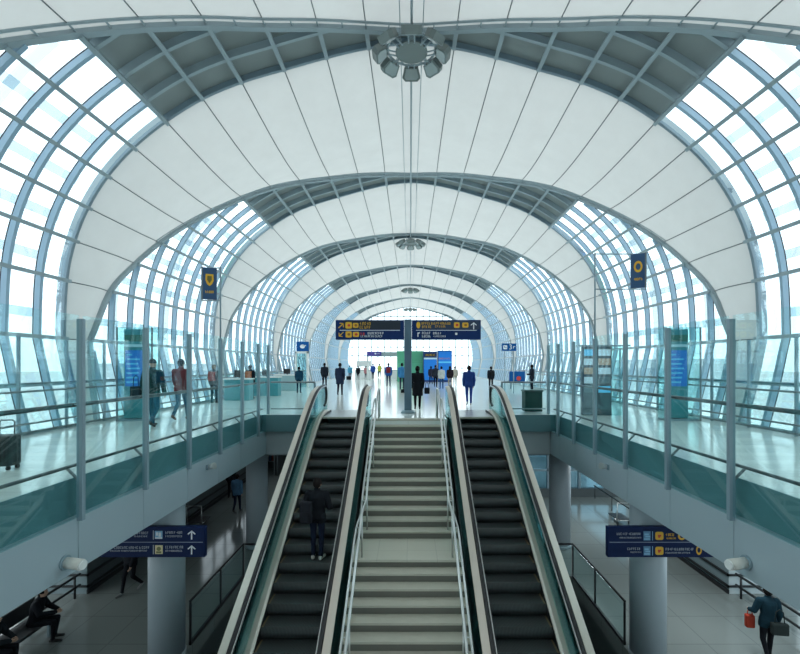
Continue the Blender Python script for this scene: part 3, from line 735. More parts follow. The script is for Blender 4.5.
# central overhead double sign: local metres, face at y=-.10 ; photo pixels converted at d=16
D0 = 16.0
t = thing('overhead_direction_sign', 'tall grey pole carrying two wide navy direction signs above the stair head', 'sign', (X(408, D0), D0, 0))
sx = lambda px: (px-408)*D0/F
sz = lambda py: EYE-(py-CY)*D0/F
mb = MB(); mb.bbox(-.13, .13, -.09, .09, 0, sz(319.5), .02); mb.build('pole', mat('pole_slate', (.10, .17, .23), .4, .3), t)
mb = MB(); mb.cyl((0,0,0), (0,0,.10), .26, .20, 20); mb.build('base', postm, t)
for (a, b, nm) in ((336, 404.2, 'L'), (411.8, 480.5, 'R')):
    mb = MB(); mb.bbox(sx(a), sx(b), -.09, .09, sz(339.8), sz(320.2), .012); p = mb.build('sign_panel', navy, t)
    y = -.092
    mb = MB(); fb(mb, sx((a+b)/2+(2 if nm == 'L' else 3)), sz(325.4), sx(b)-sx(a)-(.4 if nm == 'L' else .3), .30, -.09, .004); mb.build('band', slate if nm == 'L' else mat('sign_navy_dark', (.02, .04, .09), .4), p)
    mb = MB(); fb(mb, sx((a+b)/2), sz(330.5), sx(b)-sx(a)-.3, .02, -.09, .008); mb.build('divider', signwhite, p)
    ya = -.094
    def pc(name, m, f, *a, **k): q = MB(); f(q, *a, **k); return q.build(name, m, p)
    brown = mat('sign_brown', (.3, .12, .02), .5)
    def icon(px_, py_, w, m, m2, **k):
        o = pc('icon', yellow, rsq, sx(px_), sz(py_), w, ya, **k); q = MB(); disc(q, sx(px_)+.01, sz(py_), .05, .045, -.1); q.build('icon_figure', m2, o)
    if nm == 'L':
        pc('arrow', yellow, arrow_up, sx(341.5), sz(325.8), .25, ya, -.8); pc('arrow', yellow, arrow_up, sx(341.5), sz(334.5), .22, ya, PI-.8)
        icon(349, 325.6, .23, yellow, red); icon(349, 334.6, .22, yellow, brown); icon(356.3, 334.6, .22, yellow, red, h=.18); icon(356, 325.6, .2, yellow, brown, h=.17)
        for a_, b_, zc, h_, sd, m in ((360, 372, 323.8, .10, 3, yellow), (360, 371, 327.4, .10, 4, yellow), (361, 366, 334.2, .11, 9, red), (368, 384, 333.4, .085, 5, signwhite), (361, 384, 336.4, .075, 6, signwhite)):
            pc('lettering', m, glyphs, sx(a_), sx(b_), sz(zc), h_, sd, ya)
    else:
        pc('figure_symbol', yellow, disc, sx(418.3), sz(325.3), .07, .12, ya); icon(456.5, 325.3, .2, yellow, red); icon(465, 325.3, .22, yellow, brown, h=.18)
        pc('arrow', signwhite, arrow_up, sx(473.3), sz(326), .25, ya)
        q = MB(); q.prism([(sx(417.4), sz(337)), (sx(418.4), sz(337)), (sx(418.4), sz(334)), (sx(419.8), sz(333.4)), (sx(419.8), sz(332.4)), (sx(417.4), sz(332.8))], 'y', ya-.006, ya); q.build('figure_symbol', signwhite, p)
        for a_, b_, zc, h_, sd, m in ((421.5, 451, 323.6, .085, 13, yellow), (422, 433, 327, .09, 14, yellow), (435, 447, 326.6, .075, 15, yellow), (422, 431, 333.2, .085, 16, signwhite), (422, 431.3, 336.4, .085, 17, signwhite), (433, 441, 333.4, .085, 18, signwhite), (433, 446, 336.5, .06, 19, signwhite)):
            pc('lettering', m, glyphs, sx(a_), sx(b_), sz(zc), h_, sd, ya)
        pc('small_mark', signwhite, rsq, sx(456), sz(334), .08, ya)

# lower direction signs on the columns
D1 = 9.85
def lower_sign(s, label):
    x_in = X(206, D1) if s < 0 else X(606.5, D1)
    t = thing('column_direction_sign', label, 'sign', (x_in, D1, 0), 0, 'navy signs on the lower columns')
    zt, zb_ = Z(526, D1), Z(556.2, D1); L = 2.35
    x0, x1 = (-L, 0) if s < 0 else (0, L)
    mb = MB(); mb.bbox(x0, x1, -.06, .06, zb_, zt, .01); p = mb.build('sign_panel', navy2, t)
    cxl = -5.53-x_in if s < 0 else 5.53-x_in
    mb = MB(); mb.box(cxl-.25, cxl+.25, .05, .2, zb_+.1, zt-.1); mb.build('bracket', postm, t)
    mb = MB(); fb(mb, (x0+x1)/2, (zt+zb_)/2, L-.08, .012, -.06); fb(mb, x0+.03 if s < 0 else x1-.03, (zt+zb_)/2, .02, zt-zb_-.04, -.06); mb.build('divider', mat('sign_line', (.3, .35, .45), .4), p)
    px = lambda q: X(q, D1)-x_in
    pz = lambda q: Z(q, D1)
    mute = mat('sign_grey_letters', (.42, .46, .52), .5)
    def pc(name, m, f, *a, par=p, **k): q = MB(); f(q, *a, **k); return q.build(name, m, par)
    Y_ = -.06
    if s < 0:
        for q, (r1, r2) in enumerate(((531.5, 535.2), (546, 549.6))):
            pc('arrow', signwhite, arrow_up, px(193), pz(533.8+14.8*q), .20, Y_)
            pc('lettering', mute, glyphs, px(167), px(185), pz(r1), .055, 30+q, Y_); pc('lettering', mute, glyphs, px(167), px(184), pz(r2), .04, 32+q, Y_)
            pc('divider', mute, fb, px(155), pz(r1+2.4), .016, .2, Y_)
            pc('lettering', mute, glyphs, px(116 if q else 133), px(151), pz(r1+.4), .055, 36+q, Y_); pc('lettering', mute, glyphs, px(112 if q else 136), px(150), pz(r2), .035, 38+q, Y_)
        ic = pc('icon', iconblue, fb, px(160.3), pz(533.8), .165, .17, Y_)
        W = MB(); fb(W, px(158.8), pz(532.8), .04, .07, -.066); fb(W, px(161.5), pz(533.4), .05, .09, -.066); fb(W, px(160.3), pz(536.8), .15, .03, -.066); W.build('icon_figure', signwhite, ic)
        ic = pc('icon', cream, fb, px(160.5), pz(548.4), .165, .19, Y_)
        W = MB(); disc(W, px(160.5), pz(547.6), .045, .045, -.066); fb(W, px(160.5), pz(551), .11, .04, -.066); W.build('icon_figure', mat('icon_olive', (.2, .2, .08), .5), ic)
    else:
        for a_, b_, zc, h_, sd, m in ((615.5, 640, 532.8, .05, 50, mute), (618, 640, 536.6, .032, 51, mute), (626, 640, 547.6, .05, 52, mute), (629, 640, 551, .032, 53, mute), (664, 692, 548, .055, 54, mute), (664, 689, 551.6, .034, 55, mute), (664, 674, 533.6, .06, 60, yellow), (664.5, 674, 537.2, .035, 61, yellow)):
            pc('lettering', m, glyphs, px(a_), px(b_), pz(zc), h_, sd, Y_)
        pc('arrow', mute, arrow_up, px(706), pz(549.5), .14, Y_, .6)
        for r in (534.8, 549.6):
            pc('divider', iconblue, fb, px(651), pz(r), .012, .2, Y_)
            ic = pc('icon', mat('icon_steelblue', (.10, .25, .42), .5), fb, px(645.5), pz(r), .15, .2, Y_)
            W = MB(); fb(W, px(645), pz(r-1.6), .09, .04, -.066); fb(W, px(646), pz(r+.6), .10, .03, -.066); fb(W, px(645.3), pz(r+3), .12, .03, -.066); W.build('icon_figure', iconblue, ic)
            ic = pc('icon', yellow, rsq, px(657.8), pz(r), .175, Y_)
            W = MB(); fb(W, px(657.8), pz(r-.3), .07, .035, -.066); fb(W, px(657.4), pz(r+1), .04, .03, -.066); W.build('icon_figure', red, ic)
        pc('ring_emblem', yellow, disc, px(680), pz(535), .085, .085, Y_, .006, .5); pc('ring_emblem', yellow, disc, px(697), pz(549), .062, .10, Y_, .006, .55)
lower_sign(-1, 'navy direction sign with two white up arrows on the left lower column')
lower_sign(1, 'navy direction sign with yellow square icons on the right lower column')

# banner signs on thin poles rising from the balustrade posts
def banner(s, label):
    D = 11.68; px = 220.5 if s < 0 else 624.5
    t = thing('banner_sign', label, 'sign', (s*4.86, D, 2.39), 0, 'navy banner signs on thin poles')
    zt = Z(268 if s < 0 else 254, D)-2.39; zb_ = Z(299.5 if s < 0 else 288, D)-2.39
    mb = MB(); mb.cyl((0,0,0.002), (0,0,zt+.03), .022, None, 8); mb.build('pole', postm, t)
    cx = X(209.5 if s < 0 else 638, D)-s*4.86
    ang = .42 if s < 0 else -.42
    Rm = Matrix.Translation((cx, 0, (zt+zb_)/2)) @ Matrix.Rotation(ang, 4, 'Z')
    H = zt-zb_; W_ = .35
    def bb(m, name, ma, par):
        m.v = [Rm @ Vector(v) for v in m.v]; return m.build(name, ma, par)
    p = bb(MB().bbox(-W_/2, W_/2, -.06, .06, -H/2, H/2, .012), 'sign_panel', mat('banner_navy', (.03, .09, .20), .4), t)
    bb(MB().box(s*W_/2-.02, s*W_/2+.02, -.07, .07, -H/2-.01, H/2+.01), 'edge_frame', rail, p)
    if s < 0:
        m = MB(); m.prism([(-.09,.24),(.09,.24),(.10,.08),(.06,-.02),(0,-.07),(-.06,-.02),(-.10,.08)], 'y', -.068, -.06); e = bb(m, 'shield', yellow, p)
        m = MB(); m.prism([(-.05,.19),(.05,.19),(.055,.09),(0,.0),(-.055,.09)], 'y', -.074, -.066); bb(m, 'shield_centre', mat('shield_brown', (.16, .13, .03), .5), e)
    else:
        m = MB(); disc(m, 0, .10, .10, .15, -.06, .008, .58); bb(m, 'ring_emblem', yellow, p)
    m = MB(); glyphs(m, -.10, .12, -.22, .065, 71+s, -.06, .15); bb(m, 'lettering', yellow, p)
    m = MB()
    for zz in (zt+.0, zb_-.03): m.cyl((0, 0, zz), (cx-s*-.0+(-.2 if s < 0 else .2), 0, zz), .016, None, 6)
    m.build('bracket', postm, t)
banner(-1, 'navy banner with a yellow shield on a pole above the left balustrade')
banner(1, 'navy banner with a yellow ring on a pole above the right balustrade')

# small blue gate signs
D = 34.
t = thing('gate_portal', 'white framed doorway with a small blue sign on top, left side', 'doorway', (X(302, D), D, 0))
w_ = 13*D/F
mb = MB(); zt = Z(351.5, D); mb.bbox(-w_/2, -w_/2+.12, -.15, .15, 0, zt, .01); mb.bbox(w_/2-.12, w_/2, -.15, .15, 0, zt, .01); mb.bbox(-w_/2, w_/2, -.15, .15, zt-.15, zt, .01); mb.build('door_frame', white, t)
mb = MB(); mb.box(-w_/2+.12, w_/2-.12, -.01, .01, .02, zt-.15); mb.build('door_leaf', tealglass, t)
mb = MB(); mb.bbox(-.1-.32, -.1+.32+.3, -.06, .06, zt+.02, zt+.75, .02); p = mb.build('sign_panel', signblue, t)
mb = MB(); disc(mb, .05, zt+.38, .19, .15, -.062); mb.box(.05, .32, -.068, -.062, zt+.42, zt+.48); mb.build('symbol', signwhite, p)
D = 27.
t = thing('gate_number_sign', 'small blue sign with a white 3 on two thin posts, right side', 'sign', (X(509, D), D, 0))
w_ = 14.5*D/F; zt = Z(343.5, D); zb_ = Z(351, D)
mb = MB(); mb.bbox(-w_/2, w_/2, -.05, .05, zb_, zt, .015); p = mb.build('sign_panel', signblue, t)
for xx in (-.25, .28):
    mb = MB(); mb.cyl((xx, 0, 0), (xx, 0, zb_+.01), .03, None, 8); mb.build('post', postm, t)
mb = MB(); rsq(mb, -.24, (zt+zb_)/2, .24, -.05); mb.box(.24, .27, -.056, -.05, zb_+.14, zb_+.27); mb.box(.24, .36, -.056, -.05, zb_+.25, zb_+.28); mb.build('symbol', signwhite, p)
for u0, v0 in ((-.31, -.02), (-.22, -.05)): mb = MB(); mb.box(u0, u0+.05, -.06, -.055, (zt+zb_)/2+v0, (zt+zb_)/2+v0+.07); mb.build('symbol_mark', signblue, p)
fc = bpy.data.curves.new('digit', 'FONT'); fc.body = '3'; fc.size = .42; fc.extrude = .004; fc.align_x = 'CENTER'; fc.align_y = 'CENTER'
fo = bpy.data.objects.new('digit', fc); COL.objects.link(fo); fo.rotation_euler = (PI/2, 0, 0); bpy.context.view_layer.update()
dg = bpy.context.evaluated_depsgraph_get(); me = bpy.data.meshes.new_from_object(fo.evaluated_get(dg)); bpy.data.objects.remove(fo)
me.materials.clear(); me.materials.append(signwhite); do = bpy.data.objects.new('digit', me); COL.objects.link(do); do.parent = p; do.location = (.08, -.056, (zt+zb_)/2); do.rotation_euler = (PI/2, 0, 0)

# ------------------------------------------------------------------ kiosks and display boards
def kiosk(s, label):
    D = 13.9; x = X(138.5 if s < 0 else 679, D); t = thing('glass_kiosk', label, 'kiosk', (x, D, 0), s*-.12, 'teal glass information kiosks')
    H = Z(328, D)
    mb = MB(); mb.bbox(-.52, .52, -.25, .25, 0, .06, .01); mb.build('base', postm, t)
    mb = MB(); mb.box(-.52, .52, -.25, .25, .06, H); mb.build('glass_shell', tealglass, t)
    mb = MB(); sx_ = -.08 if s < 0 else -.15
    mb.bbox(sx_-.26, sx_+.34, -.17, .05, .08, H-.05, .01); c = mb.build('cabinet', mat('kiosk_cabinet', (.07, .33, .37), .4), t)
    mb = MB(); mb.box(sx_-.22, sx_+.30, -.18, -.165, 1.05, 2.15); mb.build('screen', screenblue, c)
    mb = MB(); 
    r = random.Random(5)
    for k in range(7): zz = 1.15+.14*k; mb.box(sx_-.18, sx_-.18+r.uniform(.15, .4), -.186, -.178, zz, zz+.05)
    mb.build('screen_text', screencyan, c)
    mb = MB(); mb.box(sx_-.24, sx_+.32, -.18, -.165, 2.25, 2.33); mb.build('light_strip', screengrey, c)
    mb = MB(); mb.box(sx_-.24, sx_+.32, -.18, -.165, 2.42, 2.62); mb.build('header', mat('kiosk_header', (.06, .20, .14), .5), c)
    for xx in (-.5, .5):
        mb = MB(); mb.box(xx-.02, xx+.02, -.27, -.23, 0, H); mb.build('edge_post', rail, t)
kiosk(-1, 'teal glass kiosk with a blue screen, by the left glazing behind two walkers')
kiosk(1, 'teal glass kiosk with a blue screen, by the right glazing')
D = 15.3; t = thing('display_board', 'dark display board with rows of pale screens behind the right balustrade', 'display', (X(596, D), D, 0), -.1)
H = Z(346.5, D); w_ = 28*D/F
mb = MB(); mb.bbox(-w_/2, w_/2, -.12, .12, 0, H, .015); mb.build('cabinet', mat('board_dark', (.05, .09, .11), .4), t)
mb = MB(); mb.box(w_/2+.01, w_/2+.55, -.02, .02, 0, H+.02); mb.build('side_glass', tealglass, t)
mb = MB(); mb.box(-w_/2-.15, w_/2+.6, -.14, .14, H, H+.05); mb.build('top_cap', postm, t)
k = 0
for r_ in range(5):
    for c in range(2):
        x0 = -w_/2+.05+c*(w_/2-.01); z0 = H-.32-.31*r_
        mb = MB(); mb.box(x0, x0+w_/2-.08, -.13, -.118, z0, z0+.22); mb.build('screen', [screencyan, screengrey, mat('screen_warm', (.40, .30, .22), .4, 0, .5, .2), screengrey, mat('screen_dim', (.10, .17, .20), .4)][(r_+c) % 5], t)
D = 32.; t = thing('blue_stand', 'small blue and red information stand beyond the right escalator head', 'stand', (X(517, D), D, 0))
mb = MB(); mb.bbox(-.55, .55, -.1, .1, .45, 1.25, .02); mb.build('panel', signblue, t)
mb = MB(); disc(mb, .1, .75, .16, .16, -.1); mb.build('red_emblem', red, t)
mb = MB(); mb.box(-.5, -.42, -.08, .08, 0, .46); mb.box(.42, .5, -.08, .08, 0, .46); mb.build('leg', postm, t)

# gate desks on the left
for i, (px, D, wd_, lb) in enumerate(((239, 21.8, 1.2, 'teal service desk on the left walkway, behind the walker with the red backpack'), (266, 25, 1.5, 'teal service desk on the left walkway, nearest the orange backpack walker'), (287, 30, 1.5, 'pale service desk on the left, nearest the white doorway'))):
    t = thing('service_desk', lb, 'desk', (X(px, D), D, 0), 0, 'service desks on the left walkway')
    mb = MB(); mb.bbox(-wd_/2, wd_/2, -.3, .3, 0, 1.0, .02); mb.build('body', mat('desk_teal', (.06, .30, .34), .4) if i < 2 else mat('desk_pale', (.30, .45, .47), .4), t)
    mb = MB(); mb.bbox(-wd_/2-.05, wd_/2+.05, -.36, .34, 1.0, 1.06, .01); mb.build('worktop', white, t)
    mb = MB(); mb.bbox(-.22, .22, -.03, .03, 1.12, 1.45, .01); mb.cyl((0,.02,1.05), (0,.02,1.2), .03); mb.build('monitor', black, t)

# far end booths
D = 46.; t = thing('green_booth', 'bright green booth at the far end behind the sign pole', 'booth', (X(410, D), D, 0))
w_ = 26*D/F; H = Z(351, D)
mb = MB(); mb.bbox(-w_/2, w_/2, 0, 2, 0, H, .03); mb.build('body', green_m, t)
mb = MB(); mb.box(-w_/2+.05, w_/2-.05, -.03, 0, H-1.1, H-1.05); mb.box(-w_/2+.1, w_/2-.1, -.02, 0, .1, H-1.2); mb.build('panel', mat('booth_green_pale', (.12, .48, .30), .4), t)
for a, b, lb, tp in ((423.5, 437, 'blue advertising booth with a yellow lettered header, right of the green booth', 0), (438, 452, 'blue advertising booth with a red line of lettering, farthest right of the end booths', 1)):
    D = 45.; t = thing('blue_booth', lb, 'booth', (X((a+b)/2, D), D, 0), 0, 'blue booths at the far end')
    w_ = (b-a)*D/F; H = Z(351.5 if tp == 0 else 350.5, D)
    mb = MB(); mb.bbox(-w_/2, w_/2, 0, 1.6, 0, H, .02); mb.build('body', mat('booth_navy', (.015, .05, .20), .4), t)
    mb = MB(); mb.box(-w_/2+.04, w_/2-.04, -.03, 0, .2, H-(.75 if tp == 0 else .1)); mb.build('screen', screenblue, t)
    if tp == 0:
        mb = MB(); mb.box(-w_/2+.12, w_/2-.12, -.03, 0, H-.5, H-.2); p = mb.build('header', slate, t); mb = MB(); glyphs(mb, -w_/2+.18, w_/2-.15, H-.35, .17, 80, -.03); mb.build('lettering', yellow, p)
        mb = MB(); mb.box(-w_/2+.03, w_/2-.03, -.05, 0, H-.78, H-.62); mb.build('light_strip', screengrey, t)
    else:
        mb = MB(); glyphs(mb, -w_/2+.1, w_/2-.1, H-.8, .16, 81, -.03); mb.build('lettering', mat('booth_red', (.7, .25, .2), .5), t)
        mb = MB(); mb.box(-w_/2+.04, w_/2-.04, -.036, -.03, H-1.25, H-1.1); mb.build('light_strip', screencyan, t)
D = 50.; t = thing('check_in_portal', 'white portal with a grey beam and a small purple sign at the far end', 'portal', (X(384, D), D, 0))
mb = MB(); zt = Z(352, D); mb.box(-1.9, 1.6, 0, .6, zt-.5, zt); mb.build('beam', mat('beam_grey', (.35, .42, .44), .5), t)
mb = MB(); mb.box(-1.9, -.3, -.08, 0, zt-.42, zt+.05); p = mb.build('sign_panel', purple, t)
mb = MB(); disc(mb, -.95, zt-.18, .1, .1, -.08); glyphs(mb, -.75, -.4, zt-.18, .13, 90, -.08); mb.build('symbol', signwhite, p)
for xx in (-1.85, 1.55): mb = MB(); mb.bbox(xx-.08, xx+.08, .1, .5, 0, zt-.5, .01); mb.build('post', white, t)
for i, (px, D, wd_, lb) in enumerate(((364, 54, 2.2, 'white counter at the far end, left of the portal'), (392, 52, 1.6, 'white counter at the far end, right of the portal'))):
    t = thing('white_counter', lb, 'counter', (X(px, D), D, 0), 0, 'white counters at the far end')
    mb = MB(); mb.bbox(-wd_/2, wd_/2, 0, .8, 0, 1.1, .02); mb.build('body', white, t)
    mb = MB(); mb.bbox(-wd_/2-.04, wd_/2+.04, -.05, .85, 1.1, 1.15, .01); mb.build('worktop', rail, t)
    if i == 0:
        mb = MB(); mb.bbox(-wd_/2+.2, wd_/2-.2, .2, .5, 1.5, 2.2, .02); mb.cyl((-.5,.35,1.1), (-.5,.35,1.55), .04); mb.cyl((.5,.35,1.1), (.5,.35,1.55), .04); mb.build('header_box', white, t)

# ------------------------------------------------------------------ small things
D = 16.35; t = thing('waste_bin', 'square dark green bin behind the low balustrade, right of the escalators', 'bin', (X(532, D), D, 0))
mb = MB(); mb.bbox(-.31, .31, -.25, .25, .03, .74, .02); mb.build('body', darkgreen, t)
mb = MB(); mb.bbox(-.34, .34, -.28, .28, .74, .80, .015); mb.build('lid', mat('bin_lid', (.05, .10, .095), .5), t)
D = 7.35; t = thing('suitcase', 'dark wheeled suitcase on the left walkway at the photo edge', 'suitcase', (X(2, D), D, 0), .05)
mb = MB(); mb.bbox(-.22, .22, -.13, .13, .06, .56, .04); b = mb.build('shell', mat('case_black', (.015, .025, .028), .4), t)
mb = MB()
for k in range(5): mb.bbox(-.17+.075*k, -.14+.075*k, -.138, -.125, .12, .50, .004)
mb.build('ridges', black, b)
mb = MB(); mb.tube([(-.12, .1, .55), (-.12, .1, .76), (-.09, .1, .79), (.09, .1, .79), (.12, .1, .76), (.12, .1, .55)], .012, 8); mb.build('pull_handle', rail, t)
for xx in (-.17, .17):
    for yy in (-.09, .09): mb = MB(); mb.cyl((xx-.02, yy, .032), (xx+.02, yy, .032), .032, None, 12); mb.box(xx-.015, xx+.015, yy-.015, yy+.015, .03, .08); mb.build('wheel', black, t)
def fascia_camera(s, label):
    D = 6.46; t = thing('tube_camera', label, 'camera', (s*4.90, D, Z(562.5, D)), 0, 'white tube cameras on the fascias')
    mb = MB(); mb.cyl((s*.0, 0, 0), (-s*.03, 0, 0), .105, None, 24); mb.build('mount', postm, t)
    mb = MB(); mb.cyl((-s*.02, 0, 0), (-s*.27, -.03, -.02), .074, .080, 24); h = mb.build('tube_housing', mat('camera_cream', (.70, .70, .64), .4), t)
    mb = MB(); mb.cyl((-s*.27, -.03, -.02), (-s*.30, -.034, -.022), .073, .066, 24); mb.build('lens_cover', white, h)
fascia_camera(-1, 'white tube camera sticking out of the left fascia')
fascia_camera(1, 'white tube camera sticking out of the right fascia')
for s, lb in ((-1, 'small metal spotlight on the left fascia near the escalator'), (1, 'small metal spotlight on the right fascia near the escalator')):
    D = 11.0; t = thing('fascia_spotlight', lb, 'spotlight', (s*4.90, D, Z(467, D)), 0, 'small spotlights on the fascias')
    mb = MB(); mb.bbox(-.05, .05, -.07, .07, -.06, .06, .01); mb.build('back_box', postm, t)
    mb = MB(); mb.cyl((-s*.03, 0, 0), (-s*.20, -.05, .04), .05, .085, 16); mb.build('lamp_head', chrome, t)
def trolley(x, y, label):
    t = thing('luggage_trolley', label, 'trolley', (x, y, LZ), 0, 'luggage trolleys on the lower level')
    mb = MB(); mb.tube([(-.3,-.4,.2), (.3,-.4,.2), (.2,.5,.2), (-.2,.5,.2), (-.3,-.4,.2)], .025, 6); mb.tube([(-.3,-.4,.2), (-.3,-.45,.95), (.3,-.45,.95), (.3,-.4,.2)], .025, 6); mb.build('frame', chrome, t)
    mb = MB(); mb.box(-.28, .28, -.4, .45, .2, .24); mb.build('deck', black, t)
    for xx, yy in ((-.25,-.35),(.25,-.35),(0,.45)): mb = MB(); mb.cyl((xx-.02, yy, .08), (xx+.02, yy, .08), .08, None, 12); mb.box(xx-.012, xx+.012, yy-.02, yy+.02, .08, .2); mb.build('wheel', black, t)
trolley(9.0, 19.2, 'steel luggage trolley beside the right lower column')
trolley(-8.75, 18.8, 'steel luggage trolley beside the left lower column')
# ------------------------------------------------------------------ people
VL = bpy.context.view_layer
def cloth(name, col, rough=.8): return mat(name, col, rough, 0, .06, 0, .18, 14)
def capsule(mb, a, b, ra, rb, n=10):
    a = Vector(a); b = Vector(b); t = (b-a); L = t.length; t.normalize()
    st = [(-ra*.95, ra*.3), (-ra*.7, ra*.71), (0, ra), (L, rb), (L+rb*.7, rb*.71), (L+rb*.95, rb*.3)]
    mb.tube([a+t*q for q, r in st], 1, n, 0, True, [r for q, r in st])
def ring(c, rx, ry, n=14): return [(c[0]+rx*math.cos(2*PI*k/n), c[1]+ry*math.sin(2*PI*k/n), c[2]) for k in range(n)]
def V(*a): return Vector(a)
def pose(kind, ph=1., lean=0.):
    J = {'hip': V(0,0,.93), 'neck': V(0,lean,1.46), 'head': V(0,.02+lean*1.15,1.615)}
    for s, n in ((-1,'L'), (1,'R')):
        J['h'+n] = V(s*.088, 0, .90); J['s'+n] = V(s*.185, lean*.95, 1.40)
        f = ph*(1 if n == 'R' else -1)
        if kind == 'walk':
            if f > 0: J['k'+n] = V(s*.092, .16*f, .50); J['a'+n] = V(s*.09, .25*f, .085); J['t'+n] = V(s*.10, .25*f+.18, .035)
            else: J['k'+n] = V(s*.092, .03, .485); J['a'+n] = V(s*.09, .32*f, .17); J['t'+n] = V(s*.10, .32*f+.14, .04)
            J['e'+n] = V(s*.222, -.10*f+lean, 1.12); J['w'+n] = V(s*.215, -.13*f+.09+lean, .88)
        elif kind == 'stand':
            J['k'+n] = V(s*.10, .02, .49); J['a'+n] = V(s*.11, 0, .08); J['t'+n] = V(s*.13, .18, .03)
            J['e'+n] = V(s*.225, -.02+lean, 1.13); J['w'+n] = V(s*.215, .06+lean, .88)
        elif kind == 'bag':      # arms bent forward, holding something in front
            J['k'+n] = V(s*.10, .02, .49); J['a'+n] = V(s*.11, 0, .08); J['t'+n] = V(s*.13, .18, .03)
            J['e'+n] = V(s*.25, .02, 1.12); J['w'+n] = V(s*.12, .25, 1.10)
        elif kind == 'sit':
            J['k'+n] = V(s*.11, .44, .50); J['a'+n] = V(s*.11, .42, .08); J['t'+n] = V(s*.12, .60, .03)
            J['h'+n] = V(s*.09, 0, .50); J['e'+n] = V(s*.25, .10+lean, .78); J['w'+n] = V(s*.08, .36+lean, .72); J['s'+n] = V(s*.185, lean, 1.0)
    if kind == 'sit': J['hip'] = V(0,0,.53); J['neck'] = V(0,lean,1.06); J['head'] = V(0,.05+lean*1.3,1.21)
    return J
def hand(mb, wrist, elbow, s):
    d = (Vector(wrist)-Vector(elbow)).normalized(); side = V(-s,0,0); fw = d.cross(side).normalized()
    side = (side-d*side.dot(d)).normalized()     # towards the body
    w = Vector(wrist)
    rings = []
    for q, a, b in ((-.01,.026,.022), (.02,.030,.018), (.06,.040,.016), (.085,.038,.013)):
        c = w+d*q; rings.append([c+fw*(a*math.cos(2*PI*k/10))+side*(b*math.sin(2*PI*k/10)) for k in range(10)])
    mb.loft(rings, 0, True, True)
    for q, L in ((-.028,.062), (-.009,.078), (.010,.073), (.028,.055)):
        r = w+d*.08+fw*q; mb.tube([r, r+d*L*.45+side*.004, r+d*L*.8+side*.018, r+d*L*.93+side*.034], .009, 6, 0, True, [.0095, .009, .008, .006])
    r = w+d*.02+fw*.026; mb.tube([r, r+fw*.025+d*.03+side*.012, r+fw*.03+d*.062+side*.022], .010, 6, 0, True, [.012, .010, .007])
def remesh(mb, vox):
    o = mb.build('tmp', [SKIN])
    m = o.modifiers.new('r', 'REMESH'); m.mode = 'VOXEL'; m.voxel_size = vox; m.use_smooth_shade = True
    m2 = o.modifiers.new('s', 'SMOOTH'); m2.iterations = 3; m2.factor = .5
    VL.update(); dg = bpy.context.evaluated_depsgraph_get()
    me = bpy.data.meshes.new_from_object(o.evaluated_get(dg)); old = o.data
    bpy.data.objects.remove(o); bpy.data.meshes.remove(old); return me
NP = [0]
